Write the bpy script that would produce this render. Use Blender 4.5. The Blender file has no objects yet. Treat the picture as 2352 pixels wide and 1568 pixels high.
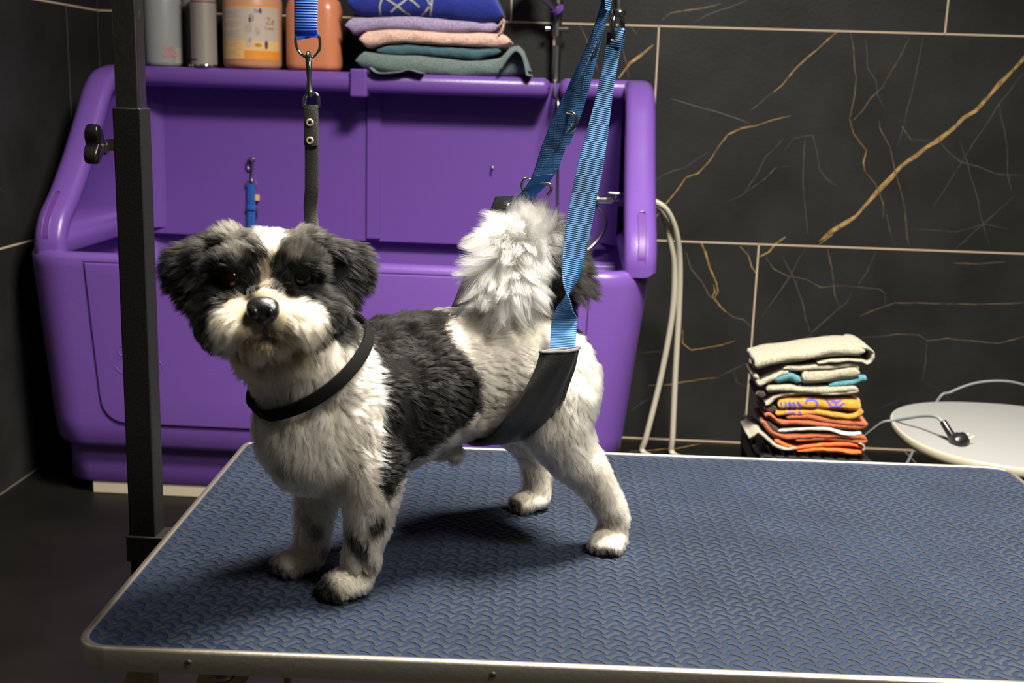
import bpy, bmesh, math, random
import numpy as np
from mathutils import Vector, Matrix
from mathutils.bvhtree import BVHTree
from mathutils.kdtree import KDTree

scene = bpy.context.scene
COL = scene.collection
rng = np.random.default_rng(7)
random.seed(7)

# ------------------------------------------------------------------ camera
FPX = 2675.1                      # focal length in pixels of a 2352 px wide frame
PITCH, YAW, ROLL = 0.2096, -0.0466, -0.0308
CAM = np.array([0.0, 0.0, 1.0036])


def cam_axes():
    cp, sp, cy, sy, cr, sr = (math.cos(PITCH), math.sin(PITCH), math.cos(YAW), math.sin(YAW), math.cos(ROLL), math.sin(ROLL))
    fwd = np.array([sy * cp, cy * cp, -sp])
    right = np.array([cy, -sy, 0.0])
    down = np.cross(fwd, right)
    return cr * right + sr * down, -sr * right + cr * down, fwd


AX_R, AX_D, AX_F = cam_axes()
cam_data = bpy.data.cameras.new('camera')
cam = bpy.data.objects.new('camera', cam_data)
COL.objects.link(cam)
m = Matrix.Identity(4)
for i, ax in enumerate((AX_R, -AX_D, -AX_F)):
    for r in range(3):
        m[r][i] = ax[r]
for r in range(3):
    m[r][3] = CAM[r]
cam.matrix_world = m
cam_data.sensor_width = 36.0
cam_data.lens = 36.0 * FPX / 2352.0
cam_data.clip_start = 0.05
cam_data.clip_end = 50
cam_data.dof.use_dof = True
cam_data.dof.focus_distance = 1.24
cam_data.dof.aperture_fstop = 11.0
scene.camera = cam

# ------------------------------------------------------------------ light and exposure
world = bpy.data.worlds.new('world')
scene.world = world
world.use_nodes = True
bg = world.node_tree.nodes['Background']
bg.inputs[0].default_value = (1.0, 0.93, 0.82, 1)
bg.inputs[1].default_value = 0.03


def area(name, loc, target, size, size_y, power, color):
    d = bpy.data.lights.new(name, 'AREA')
    d.shape = 'RECTANGLE'
    d.size, d.size_y, d.energy, d.color = size, size_y, power, color
    o = bpy.data.objects.new(name, d)
    COL.objects.link(o)
    o.location = loc
    o.rotation_euler = (Vector(target) - Vector(loc)).to_track_quat('-Z', 'Y').to_euler()
    return o


lamp = area('ceiling_lamp_light', (0.50, 1.26, 2.75), (0.40, 1.44, 0.0), 0.60, 0.50, 168.0, (1.0, 0.94, 0.84))
lamp.data.spread = math.radians(130)
lamp2 = area('second_ceiling_lamp_light', (1.25, 0.05, 2.75), (0.05, 1.1, 0.7), 0.6, 0.6, 13.0, (1.0, 0.93, 0.82))
lamp2.data.spread = math.radians(64)
scene.view_settings.view_transform = 'Standard'
scene.view_settings.look = 'None'
scene.view_settings.exposure = 0.0
scene.view_settings.gamma = 1.0
scene.view_settings.use_curve_mapping = False
scene.cycles.use_denoising = True
scene.cycles.max_bounces = 8
scene.cycles.diffuse_bounces = 4


def at(px, py, Y):
    """the point of the vertical plane y = Y that shows at this place of the picture (survey helper)"""
    d = AX_R * ((px - 1176) / FPX) + AX_D * ((py - 784) / FPX) + AX_F
    return CAM + d * ((Y - CAM[1]) / d[1])


# ------------------------------------------------------------------ materials
def lin(*c):
    return tuple(((v / 255) / 12.92 if v / 255 <= 0.04045 else ((v / 255 + 0.055) / 1.055) ** 2.4) for v in c)


def mat(name, color, rough=0.5, metal=0.0, spec=0.5, bump=None, var=None, sheen=0.0, coat=0.0, wave=None, trans=0.0):
    """principled material; bump=(scale, distance), var=(scale, amount) varies the colour, wave=(per metre, distance) ribs along uv.y"""
    mt = bpy.data.materials.new(name)
    mt.use_nodes = True
    nt = mt.node_tree
    b = nt.nodes['Principled BSDF']
    b.inputs['Base Color'].default_value = (*color, 1)
    b.inputs['Roughness'].default_value = rough
    b.inputs['Metallic'].default_value = metal
    b.inputs['Specular IOR Level'].default_value = spec
    if sheen:
        b.inputs['Sheen Weight'].default_value = sheen
        b.inputs['Sheen Roughness'].default_value = 0.6
    if coat:
        b.inputs['Coat Weight'].default_value = coat
        b.inputs['Coat Roughness'].default_value = 0.12
    tc = nt.nodes.new('ShaderNodeTexCoord')
    if var:
        n = nt.nodes.new('ShaderNodeTexNoise')
        n.inputs['Scale'].default_value = var[0]
        n.inputs['Detail'].default_value = 5
        nt.links.new(tc.outputs['Object'], n.inputs['Vector'])
        r = nt.nodes.new('ShaderNodeMapRange')
        r.inputs['From Min'].default_value, r.inputs['From Max'].default_value = 0.3, 0.7
        r.inputs['To Min'].default_value, r.inputs['To Max'].default_value = 1 - var[1], 1 + var[1]
        nt.links.new(n.outputs['Fac'], r.inputs['Value'])
        mx = nt.nodes.new('ShaderNodeVectorMath')
        mx.operation = 'SCALE'
        mx.inputs[0].default_value = color
        nt.links.new(r.outputs['Result'], mx.inputs['Scale'])
        nt.links.new(mx.outputs['Vector'], b.inputs['Base Color'])
    last = None
    if wave:
        uv = nt.nodes.new('ShaderNodeUVMap')
        sx = nt.nodes.new('ShaderNodeSeparateXYZ')
        nt.links.new(uv.outputs['UV'], sx.inputs[0])
        mu = nt.nodes.new('ShaderNodeMath')
        mu.operation = 'MULTIPLY'
        mu.inputs[1].default_value = wave[0] * 2 * math.pi
        nt.links.new(sx.outputs['Y'], mu.inputs[0])
        si = nt.nodes.new('ShaderNodeMath')
        si.operation = 'SINE'
        nt.links.new(mu.outputs[0], si.inputs[0])
        bp = nt.nodes.new('ShaderNodeBump')
        bp.inputs['Distance'].default_value = wave[1]
        nt.links.new(si.outputs[0], bp.inputs['Height'])
        last = bp
        # the weave also shows as a fine darker line between the ribs
        rr = nt.nodes.new('ShaderNodeMapRange')
        rr.inputs['From Min'].default_value, rr.inputs['From Max'].default_value = -1, 0.4
        rr.inputs['To Min'].default_value, rr.inputs['To Max'].default_value = 0.72, 1.0
        nt.links.new(si.outputs[0], rr.inputs['Value'])
        mx2 = nt.nodes.new('ShaderNodeVectorMath')
        mx2.operation = 'SCALE'
        mx2.inputs[0].default_value = color
        if var:
            nt.links.new(mx.outputs['Vector'], mx2.inputs[0])
        nt.links.new(rr.outputs['Result'], mx2.inputs['Scale'])
        nt.links.new(mx2.outputs['Vector'], b.inputs['Base Color'])
    if bump:
        n = nt.nodes.new('ShaderNodeTexNoise')
        n.inputs['Scale'].default_value = bump[0]
        n.inputs['Detail'].default_value = 4
        nt.links.new(tc.outputs['Object'], n.inputs['Vector'])
        bp = nt.nodes.new('ShaderNodeBump')
        bp.inputs['Distance'].default_value = bump[1]
        nt.links.new(n.outputs['Fac'], bp.inputs['Height'])
        if last:
            nt.links.new(last.outputs['Normal'], bp.inputs['Normal'])
        last = bp
    if last:
        nt.links.new(last.outputs['Normal'], b.inputs['Normal'])
    if trans:
        tr = nt.nodes.new('ShaderNodeBsdfTranslucent')
        tr.inputs['Color'].default_value = (*color, 1)
        ms = nt.nodes.new('ShaderNodeMixShader')
        ms.inputs[0].default_value = trans
        nt.links.new(b.outputs[0], ms.inputs[1])
        nt.links.new(tr.outputs[0], ms.inputs[2])
        nt.links.new(ms.outputs[0], nt.nodes['Material Output'].inputs['Surface'])
    return mt


M = {}
M['tile'] = mat('black_marble_tile', (0.019, 0.019, 0.0185), 0.42, spec=0.28, var=(6, 0.25), bump=(90, 0.0004))
M['floor'] = mat('dark_floor_tile', (0.005, 0.0045, 0.004), 0.5, spec=0.2, var=(6, 0.25))
M['grout_dim'] = mat('dimmed_beige_grout', (0.13, 0.105, 0.075), 0.9)  # same beige grout, darkened in colour for the dimly lit floor and left wall
M['grout'] = mat('beige_grout', (0.50, 0.40, 0.29), 0.9)
M['vein_gold'] = mat('gold_marble_vein', (0.30, 0.19, 0.07), 0.45, var=(60, 0.6))
M['vein_grey'] = mat('grey_marble_vein', (0.085, 0.082, 0.078), 0.45, var=(50, 0.5))
M['vein_thin'] = mat('thin_brown_marble_vein', (0.15, 0.105, 0.06), 0.45, var=(50, 0.6))
M['purple'] = mat('purple_plastic', (0.130, 0.059, 0.285), 0.33, spec=0.5, bump=(260, 0.0004))
M['purple_dark'] = mat('purple_seam', (0.03, 0.01, 0.07), 0.6)
M['board'] = mat('pale_board', (0.42, 0.36, 0.27), 0.6)
M['chrome'] = mat('chrome', (0.80, 0.80, 0.78), 0.12, metal=1.0)
M['steel'] = mat('satin_steel', (0.36, 0.35, 0.32), 0.26, metal=1.0, bump=(120, 0.0003))
M['dark_steel'] = mat('worn_steel', (0.30, 0.30, 0.29), 0.3, metal=1.0)
M['alu'] = mat('brushed_aluminium', (0.74, 0.68, 0.57), 0.36, metal=1.0, bump=(200, 0.0002))
M['mat_base'] = mat('blue_rubber_mat', (0.0052, 0.0120, 0.031), 0.65, spec=0.2, var=(9, 0.25))
M['mat_bone'] = mat('grey_blue_bone_tread', (0.0165, 0.0205, 0.029), 0.6, spec=0.18, var=(12, 0.22))
M['black_paint'] = mat('black_powder_coat', (0.006, 0.006, 0.0055), 0.55, spec=0.3, bump=(500, 0.0003))
M['black_plastic'] = mat('black_plastic', (0.010, 0.010, 0.010), 0.25)
M['zinc'] = mat('zinc_nut', (0.75, 0.72, 0.66), 0.3, metal=0.3)
M['brass'] = mat('brass_rivet', (0.85, 0.74, 0.52), 0.35, metal=0.6)
M['leather'] = mat('black_leather', (0.013, 0.013, 0.0125), 0.42, spec=0.5, bump=(700, 0.0004))
M['strap_leather'] = mat('greyish_black_leather', (0.034, 0.034, 0.032), 0.5, spec=0.5, bump=(700, 0.0004))  # lighter and greyer than the sling leather
M['collar'] = mat('black_collar_leather', (0.006, 0.006, 0.006), 0.8, spec=0.1)
M['leather_edge'] = mat('grey_leather_edge', (0.075, 0.072, 0.066), 0.7)
M['strap_leash'] = mat('bright_blue_webbing', (0.055, 0.20, 0.80), 0.6, wave=(420, 0.0005), trans=0.3)
M['strap_sling'] = mat('faded_blue_webbing', (0.055, 0.19, 0.41), 0.75, var=(30, 0.35), wave=(520, 0.0004), trans=0.35)
M['strap_tub'] = mat('blue_webbing', (0.01, 0.10, 0.42), 0.7, wave=(300, 0.0005))
M['thread'] = mat('pale_thread', (0.35, 0.45, 0.60), 0.8)
M['hose'] = mat('ivory_hose', (0.56, 0.52, 0.42), 0.35)
M['white_lam'] = mat('white_laminate', (0.26, 0.26, 0.255), 0.5, bump=(400, 0.0002))
M['white_edge'] = mat('ivory_edge_band', (0.42, 0.38, 0.28), 0.45)
M['cord'] = mat('grey_cord', (0.20, 0.22, 0.22), 0.5)
M['crate'] = mat('black_crate_plastic', (0.008, 0.008, 0.008), 0.5)
M['beige_leg'] = mat('beige_painted_leg', (0.55, 0.47, 0.25), 0.45)


def cloth(name, c, s=420, d=0.0040, v=(260, 0.38)):
    return mat(name, c, 0.95, spec=0.1, bump=(s, d), var=v, sheen=0.25)


M['t_blue'] = cloth('royal_blue_towelling', (0.012, 0.028, 0.32))
M['t_print'] = cloth('white_print', (0.55, 0.55, 0.50))
M['t_lav'] = cloth('lavender_towelling', (0.42, 0.33, 0.54))
M['t_pink'] = cloth('pink_towelling', (0.86, 0.56, 0.46))
M['t_teal'] = cloth('dark_teal_towelling', (0.05, 0.125, 0.155))
M['t_grey'] = cloth('grey_green_towelling', (0.135, 0.19, 0.185))
M['t_cream'] = cloth('cream_cotton', (0.30, 0.275, 0.205), 400, 0.0008)
M['t_aqua'] = cloth('aqua_cotton', (0.06, 0.19, 0.23), 400, 0.0008)
M['t_must'] = cloth('mustard_cotton', (0.46, 0.22, 0.025), 500, 0.001)
M['t_viol'] = cloth('violet_print', (0.10, 0.07, 0.34), 400, 0.0006)
M['t_rust'] = cloth('rust_cotton', (0.33, 0.082, 0.026), 500, 0.001)
M['t_orange'] = cloth('orange_cotton', (0.72, 0.13, 0.02), 500, 0.001)
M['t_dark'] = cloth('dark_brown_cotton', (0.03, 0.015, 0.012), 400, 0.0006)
M['b_grey'] = mat('grey_white_bottle', (0.25, 0.26, 0.26), 0.4)
M['b_cream'] = mat('cream_bottle_side', (0.32, 0.31, 0.27), 0.35)
M['b_can'] = mat('silver_can', (0.36, 0.33, 0.30), 0.35, metal=0.4)
M['b_candark'] = mat('dark_plum_can', (0.16, 0.12, 0.12), 0.35, metal=0.2)
M['b_cap'] = mat('grey_can_cap', (0.20, 0.19, 0.18), 0.4)
M['b_red'] = mat('dark_red_band', (0.22, 0.02, 0.03), 0.4)
M['b_peach'] = mat('peach_plastic', (0.50, 0.25, 0.14), 0.35)
M['b_orange'] = mat('salmon_plastic', (0.56, 0.20, 0.10), 0.32)
M['lab_white'] = mat('pinkish_white_label', (0.46, 0.38, 0.32), 0.4)
M['lab_orange'] = mat('orange_label', (0.68, 0.25, 0.03), 0.4)
M['lab_yellow'] = mat('amber_label', (0.66, 0.42, 0.17), 0.4)
M['lab_text'] = mat('grey_label_text', (0.30, 0.24, 0.19), 0.5)
M['lab_dark'] = mat('dark_label_mark', (0.04, 0.04, 0.06), 0.5)
M['lab_blue'] = mat('navy_label_mark', (0.04, 0.06, 0.16), 0.5)
M['lab_pink'] = mat('red_lettering', (0.55, 0.12, 0.16), 0.5)
M['lab_beige'] = mat('beige_label_mark', (0.38, 0.31, 0.24), 0.5)
M['lab_ochre'] = mat('ochre_label_mark', (0.36, 0.17, 0.03), 0.5)


# ------------------------------------------------------------------ object helpers
def tag(o, label=None, cat=None, group=None, kind=None):
    if label: o['label'] = label
    if cat: o['category'] = cat
    if group: o['group'] = group
    if kind: o['kind'] = kind
    return o


def empty(name, loc, label, cat, group=None):
    o = bpy.data.objects.new(name, None)
    o.empty_display_size = 0.05
    COL.objects.link(o)
    o.location = loc
    bpy.context.view_layer.update()
    return tag(o, label, cat, group)


class MB:
    """collects shapes and links them as ONE mesh object"""

    def __init__(s):
        s.v, s.f, s.mi, s.uv, s.mats = [], [], [], {}, []

    def mat(s, m_):
        if m_ not in s.mats: s.mats.append(m_)
        return s.mats.index(m_)

    def add(s, verts, faces, m_=None, uvs=None):
        b = len(s.v)
        s.v.extend([tuple(map(float, p)) for p in verts])
        k = s.mat(m_) if m_ else 0
        for f in faces:
            s.f.append([i + b for i in f])
            s.mi.append(k)
        if uvs is not None:
            for i, u in enumerate(uvs): s.uv[b + i] = u
        return s

    def box(s, c, size, m_=None, R=None):
        c = np.array(c, float)
        h = np.array(size, float) / 2
        pts = [np.array((x, y, z)) * h for x in (-1, 1) for y in (-1, 1) for z in (-1, 1)]
        if R is not None: pts = [R @ p for p in pts]
        return s.add([c + p for p in pts], [(0, 1, 3, 2), (4, 6, 7, 5), (0, 4, 5, 1), (2, 3, 7, 6), (0, 2, 6, 4), (1, 5, 7, 3)], m_)

    def rings(s, rings, m_=None, caps=True, closed=True):
        """faces between successive rings of equal length"""
        n = len(rings[0])
        vs = [p for r in rings for p in r]
        fs = []
        for i in range(len(rings) - 1):
            for j in range(n if closed else n - 1):
                a, b = i * n + j, i * n + (j + 1) % n
                fs.append((a, b, b + n, a + n))
        if caps and closed:
            fs.append(tuple(range(n))[::-1])
            fs.append(tuple(range((len(rings) - 1) * n, len(rings) * n)))
        return s.add(vs, fs, m_)

    def tube(s, path, rad, m_=None, n=12, caps=True, flat=None):
        path = [np.array(p, float) for p in path]
        R_ = rad if hasattr(rad, '__len__') else [rad] * len(path)
        rings = []
        prev = None
        for i, p in enumerate(path):
            t = path[min(i + 1, len(path) - 1)] - path[max(i - 1, 0)]
            t = t / (np.linalg.norm(t) + 1e-12)
            if prev is None:
                ref = np.array((0, 0, 1.0)) if abs(t[2]) < 0.9 else np.array((1.0, 0, 0))
                u = np.cross(t, ref)
            else:
                u = prev - t * (prev @ t)
            u /= np.linalg.norm(u) + 1e-12
            prev = u
            w = np.cross(t, u)
            rings.append([p + R_[i] * (math.cos(a) * u + math.sin(a) * w) for a in np.linspace(0, 2 * math.pi, n, endpoint=False)])
        return s.rings(rings, m_, caps)

    def ring(s, c, e1, e2, R1, R2, r, m_=None, n=32, a0=0.0, a1=2 * math.pi):
        c, e1, e2 = np.array(c, float), np.array(e1, float), np.array(e2, float)
        full = abs(a1 - a0 - 2 * math.pi) < 1e-6
        an = np.linspace(a0, a1, n + 1)
        path = [c + R1 * math.cos(a) * e1 + R2 * math.sin(a) * e2 for a in an]
        return s.tube(path, r, m_, n=10, caps=not full)

    def lathe(s, c, prof, m_=None, n=40, sx=1.0, sy=1.0):
        c = np.array(c, float)
        rings = [[c + np.array((r * sx * math.cos(a), r * sy * math.sin(a), z)) for a in np.linspace(0, 2 * math.pi, n, endpoint=False)] for r, z in prof]
        return s.rings(rings, m_, True)

    def ell(s, c, r, m_=None, n=20, R=None):
        c = np.array(c, float)
        rr = []
        for th in np.linspace(0.04, math.pi - 0.04, n):
            ring_ = []
            for a in np.linspace(0, 2 * math.pi, n * 2, endpoint=False):
                p = np.array((r[0] * math.sin(th) * math.cos(a), r[1] * math.sin(th) * math.sin(a), -r[2] * math.cos(th)))
                ring_.append(c + (R @ p if R is not None else p))
            rr.append(ring_)
        return s.rings(rr, m_, True)

    def strap(s, path, wdir, width, th, m_, uv0=0.0):
        """a flat band: path points, a width direction and a width for each"""
        path = [np.array(p, float) for p in path]
        n = len(path)
        wd = [np.array(w, float) / np.linalg.norm(w) for w in (wdir if hasattr(wdir[0], '__len__') else [wdir] * n)]
        W = width if hasattr(width, '__len__') else [width] * n
        rings, uvs, L = [], [], uv0
        for i, p in enumerate(path):
            t = path[min(i + 1, n - 1)] - path[max(i - 1, 0)]
            t /= np.linalg.norm(t) + 1e-12
            w = wd[i] - t * (wd[i] @ t)
            w /= np.linalg.norm(w)
            nn = np.cross(t, w)
            if i: L += np.linalg.norm(p - path[i - 1])
            h, e = W[i] / 2, th / 2
            rings.append([p - w * h - nn * e * 0.4, p - w * (h - e) - nn * e, p + w * (h - e) - nn * e, p + w * h - nn * e * 0.4,
                          p + w * h + nn * e * 0.4, p + w * (h - e) + nn * e, p - w * (h - e) + nn * e, p - w * h + nn * e * 0.4])
            uvs += [(0, L), (0.05, L), (0.95, L), (1, L), (1, L), (0.95, L), (0.05, L), (0, L)]
        b = len(s.v)
        s.rings(rings, m_, True)
        for i, u in enumerate(uvs): s.uv[b + i] = u
        return s

    def build(s, name, m_=None, parent=None, smooth=True, bevel=0.0, seg=2, sub=0, angle=40):
        me = bpy.data.meshes.new(name)
        me.from_pydata(s.v, [], s.f)
        if m_ and not s.mats: s.mats = [m_]
        for k in s.mats: me.materials.append(M[k] if isinstance(k, str) else k)
        me.polygons.foreach_set('material_index', s.mi)
        if s.uv:
            ul = me.uv_layers.new(name='UVMap')
            li = np.zeros(len(me.loops), np.int32)
            me.loops.foreach_get('vertex_index', li)
            arr = np.array([s.uv.get(int(i), (0, 0)) for i in li], np.float32)
            ul.data.foreach_set('uv', arr.ravel())
        bm = bmesh.new()
        bm.from_mesh(me)
        bmesh.ops.recalc_face_normals(bm, faces=bm.faces)
        bm.to_mesh(me)
        bm.free()
        if smooth: me.polygons.foreach_set('use_smooth', [True] * len(me.polygons))
        o = bpy.data.objects.new(name, me)
        COL.objects.link(o)
        if smooth and hasattr(me, 'set_sharp_from_angle') and not sub: me.set_sharp_from_angle(angle=math.radians(angle))
        if bevel:
            bv = o.modifiers.new('bevel', 'BEVEL')
            bv.width, bv.segments, bv.limit_method, bv.angle_limit = bevel, seg, 'ANGLE', math.radians(35)
            bv.harden_normals = True
        if sub:
            sb = o.modifiers.new('subsurf', 'SUBSURF')
            sb.levels = sb.render_levels = sub
        if parent is not None:
            o.parent = parent
            o.matrix_parent_inverse = parent.matrix_world.inverted()
        return o


def spline(pts, n=12):
    """catmull-rom through the points"""
    P = [np.array(p, float) for p in pts]
    P = [2 * P[0] - P[1]] + P + [2 * P[-1] - P[-2]]
    out = []
    for i in range(1, len(P) - 2):
        for t in np.linspace(0, 1, n, endpoint=False):
            a, b, c, d = P[i - 1], P[i], P[i + 1], P[i + 2]
            out.append(0.5 * ((2 * b) + (c - a) * t + (2 * a - 5 * b + 4 * c - d) * t * t + (3 * b - a - 3 * c + d) * t ** 3))
    out.append(P[-2])
    return out


def rrect(x0, x1, y0, y1, r, n=6):
    """rounded rectangle outline, counter-clockwise"""
    out = []
    for cx, cy, a0 in ((x1 - r, y0 + r, -90), (x1 - r, y1 - r, 0), (x0 + r, y1 - r, 90), (x0 + r, y0 + r, 180)):
        for k in range(n + 1):
            a = math.radians(a0 + 90 * k / n)
            out.append((cx + r * math.cos(a), cy + r * math.sin(a)))
    return out


def evaluated(o):
    """apply an object's modifiers in place"""
    dg = bpy.context.evaluated_depsgraph_get()
    me = bpy.data.meshes.new_from_object(o.evaluated_get(dg))
    o.modifiers.clear()
    o.data = me
    return o


def cut(o, cutter):
    md = o.modifiers.new('cut', 'BOOLEAN')
    md.operation, md.object, md.solver = 'DIFFERENCE', cutter, 'EXACT'
    bpy.context.view_layer.update()
    evaluated(o)
    bpy.data.objects.remove(cutter)
    return o


def text_mesh(body, size, extrude=0.0003):
    cu = bpy.data.curves.new('lettering', 'FONT')
    cu.body, cu.size, cu.extrude = body, size, extrude
    cu.resolution_u = 3
    o = bpy.data.objects.new('lettering', cu)
    COL.objects.link(o)
    dg = bpy.context.evaluated_depsgraph_get()
    me = bpy.data.meshes.new_from_object(o.evaluated_get(dg))
    v = [tuple(p.co) for p in me.vertices]
    f = [tuple(p.vertices) for p in me.polygons]
    bpy.data.objects.remove(o)
    return v, f
# ================================================================== the room
YW, XL = 3.381, -1.371            # back wall and left wall planes


def ribbon(pts, w, jit, seed):
    """jagged vein outline in the plane (a, b): returns the two edges"""
    r = np.random.default_rng(seed)
    P = np.array(pts, float)
    out = [P[0]]
    for a, b in zip(P[:-1], P[1:]):
        L = np.linalg.norm(b - a)
        k = max(1, int(L / 0.03))
        for i in range(1, k + 1):
            q_ = a + (b - a) * i / k
            if i < k: q_ = q_ + r.normal(0, jit, 2)
            out.append(q_)
    out = np.array(out)
    t = np.gradient(out, axis=0)
    t /= np.linalg.norm(t, axis=1)[:, None] + 1e-9
    nrm = np.stack([-t[:, 1], t[:, 0]], 1)
    ww = w * r.uniform(0.45, 1.25, len(out))
    ww[0] *= 0.4; ww[-1] *= 0.4
    return out + nrm * ww[:, None] / 2, out - nrm * ww[:, None] / 2


def strip(mb, pts, w, m_, place, jit=0.0, seed=0):
    A, B = ribbon(pts, w, jit, seed)
    n = len(A)
    if not jit:
        A, B = A, B
    vs = [place(*p) for p in A] + [place(*p) for p in B]
    mb.add(vs, [(i, i + 1, n + i + 1, n + i) for i in range(n - 1)], m_)


def line(mb, a, b, w, m_, place):
    a, b = np.array(a, float), np.array(b, float)
    t = (b - a) / np.linalg.norm(b - a)
    nn = np.array((-t[1], t[0])) * w / 2
    mb.add([place(*(a + nn)), place(*(b + nn)), place(*(b - nn)), place(*(a - nn))], [(0, 1, 2, 3)], m_)


wall = MB()
wall.box(((XL + 2.6) / 2, YW + 0.06, 1.35), (2.6 - XL + 0.24, 0.12, 2.7), 'tile')
on_back = lambda x, z: (x, YW - 0.0006, z)
on_back2 = lambda x, z: (x, YW - 0.0003, z)
for z in (0.6, 1.2, 1.8): line(wall, (XL, z), (2.6, z), 0.0045, 'grout', on_back)
for z0, xs in ((1.2, (-1.388, -0.188, 1.012, 2.212)), (0.6, (-0.974, 0.226, 1.426)), (0.0, (-0.653, 0.547, 1.747))):
    for x in xs:
        if x > XL: line(wall, (x, z0), (x, z0 + 0.6), 0.0045, 'grout', on_back)
line(wall, (XL, 0.003), (2.6, 0.003), 0.005, 'grout', on_back)
V3 = lambda s: [(1500 + x / 2.703, y / 2.703) for x, y in s]
V7 = lambda s: [(1440 + x / 2.579, 540 + y / 2.579) for x, y in s]
veins = []   # (outline in the survey frame, width, kind)
veins += [(V3(p), w, k) for p, w, k in (
    ([(2460, 240), (2303, 360), (2240, 430), (2150, 520), (2100, 580), (2000, 690), (1930, 730), (1860, 800), (1770, 870), (1640, 960), (1540, 1030), (1480, 1100), (1400, 1180), (1330, 1260), (1260, 1340), (1200, 1380), (1100, 1440), (1010, 1525)], .0105, 'vein_gold'),
    ([(1145, 195), (1080, 250), (960, 355), (880, 430), (800, 530), (750, 570)], .004, 'vein_gold'),
    ([(750, 570), (700, 605), (640, 660), (600, 690)], .0022, 'vein_grey'),
    ([(855, 718), (740, 745), (640, 780), (550, 795), (465, 835), (410, 905), (350, 1000), (280, 1075), (205, 1100), (150, 1180), (75, 1270), (0, 1370)], .0042, 'vein_gold'),
    ([(110, 613), (250, 655), (400, 695), (520, 735), (610, 770)], .003, 'vein_grey'),
    ([(1225, 200), (1245, 300), (1250, 430), (1262, 480), (1250, 600), (1220, 740)], .0028, 'vein_thin'),
    ([(1220, 740), (1245, 830), (1290, 890), (1325, 935), (1305, 1010), (1315, 1065)], .003, 'vein_gold'),
    ([(1315, 1065), (1380, 1140), (1410, 1210), (1430, 1270), (1430, 1350)], .0026, 'vein_thin'),
    ([(1590, 230), (1540, 340), (1470, 460), (1420, 545), (1350, 610), (1240, 750)], .0026, 'vein_thin'),
    ([(1320, 240), (1330, 420), (1385, 500), (1390, 580), (1430, 660)], .0022, 'vein_grey'),
    ([(1400, 740), (1410, 800), (1470, 910), (1500, 1050), (1520, 1120), (1550, 1230), (1570, 1380), (1590, 1530)], .0024, 'vein_thin'),
    ([(1680, 220), (1620, 520), (1560, 760), (1520, 900)], .0018, 'vein_grey'),
    ([(0, 1135), (60, 1085), (200, 1040), (345, 940)], .0022, 'vein_grey'),
    ([(460, 1255), (560, 1205), (620, 1160), (690, 1115)], .0024, 'vein_grey'),
    ([(690, 1115), (760, 1040)], .003, 'vein_gold'), ([(760, 1040), (850, 1030)], .002, 'vein_grey'),
    ([(560, 1205), (640, 1090), (700, 970), (810, 855)], .0022, 'vein_grey'),
    ([(820, 930), (870, 860), (950, 843), (990, 838), (1020, 950), (1030, 1050), (1080, 1110), (1140, 1155)], .0022, 'vein_grey'),
    ([(945, 850), (935, 1000), (930, 1130), (945, 1300), (960, 1450)], .0018, 'vein_grey'),
    ([(1545, 785), (1600, 865)], .003, 'vein_gold'), ([(1600, 865), (1700, 875), (1780, 850)], .0022, 'vein_grey'),
    ([(1780, 880), (1830, 940), (1910, 1005), (2010, 1030), (2130, 1080), (2303, 1085)], .0024, 'vein_grey'),
    ([(2150, 640), (2180, 800), (2200, 920), (2200, 1080), (2230, 1200)], .0018, 'vein_grey'),
    ([(2303, 450), (2150, 640), (2050, 800), (1950, 950), (1850, 1110), (1740, 1280)], .002, 'vein_grey'),
    ([(1900, 860), (1950, 1000), (2000, 1180), (2050, 1400), (2090, 1530)], .0018, 'vein_grey'),
    ([(2250, 1210), (2050, 1390), (1880, 1540)], .0018, 'vein_grey'), ([(1590, 1420), (1880, 1440), (2050, 1390), (2200, 1420)], .0018, 'vein_grey'),
    ([(1450, 1330), (1475, 1450)], .003, 'vein_gold'), ([(1475, 1450), (1500, 1520)], .002, 'vein_grey'),
    ([(55, 125), (110, 80), (200, 65), (310, 50), (420, 25)], .0036, 'vein_thin'),
    ([(250, 145), (340, 90), (480, 45), (570, 8), (640, -40)], .003, 'vein_grey'))]
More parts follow.
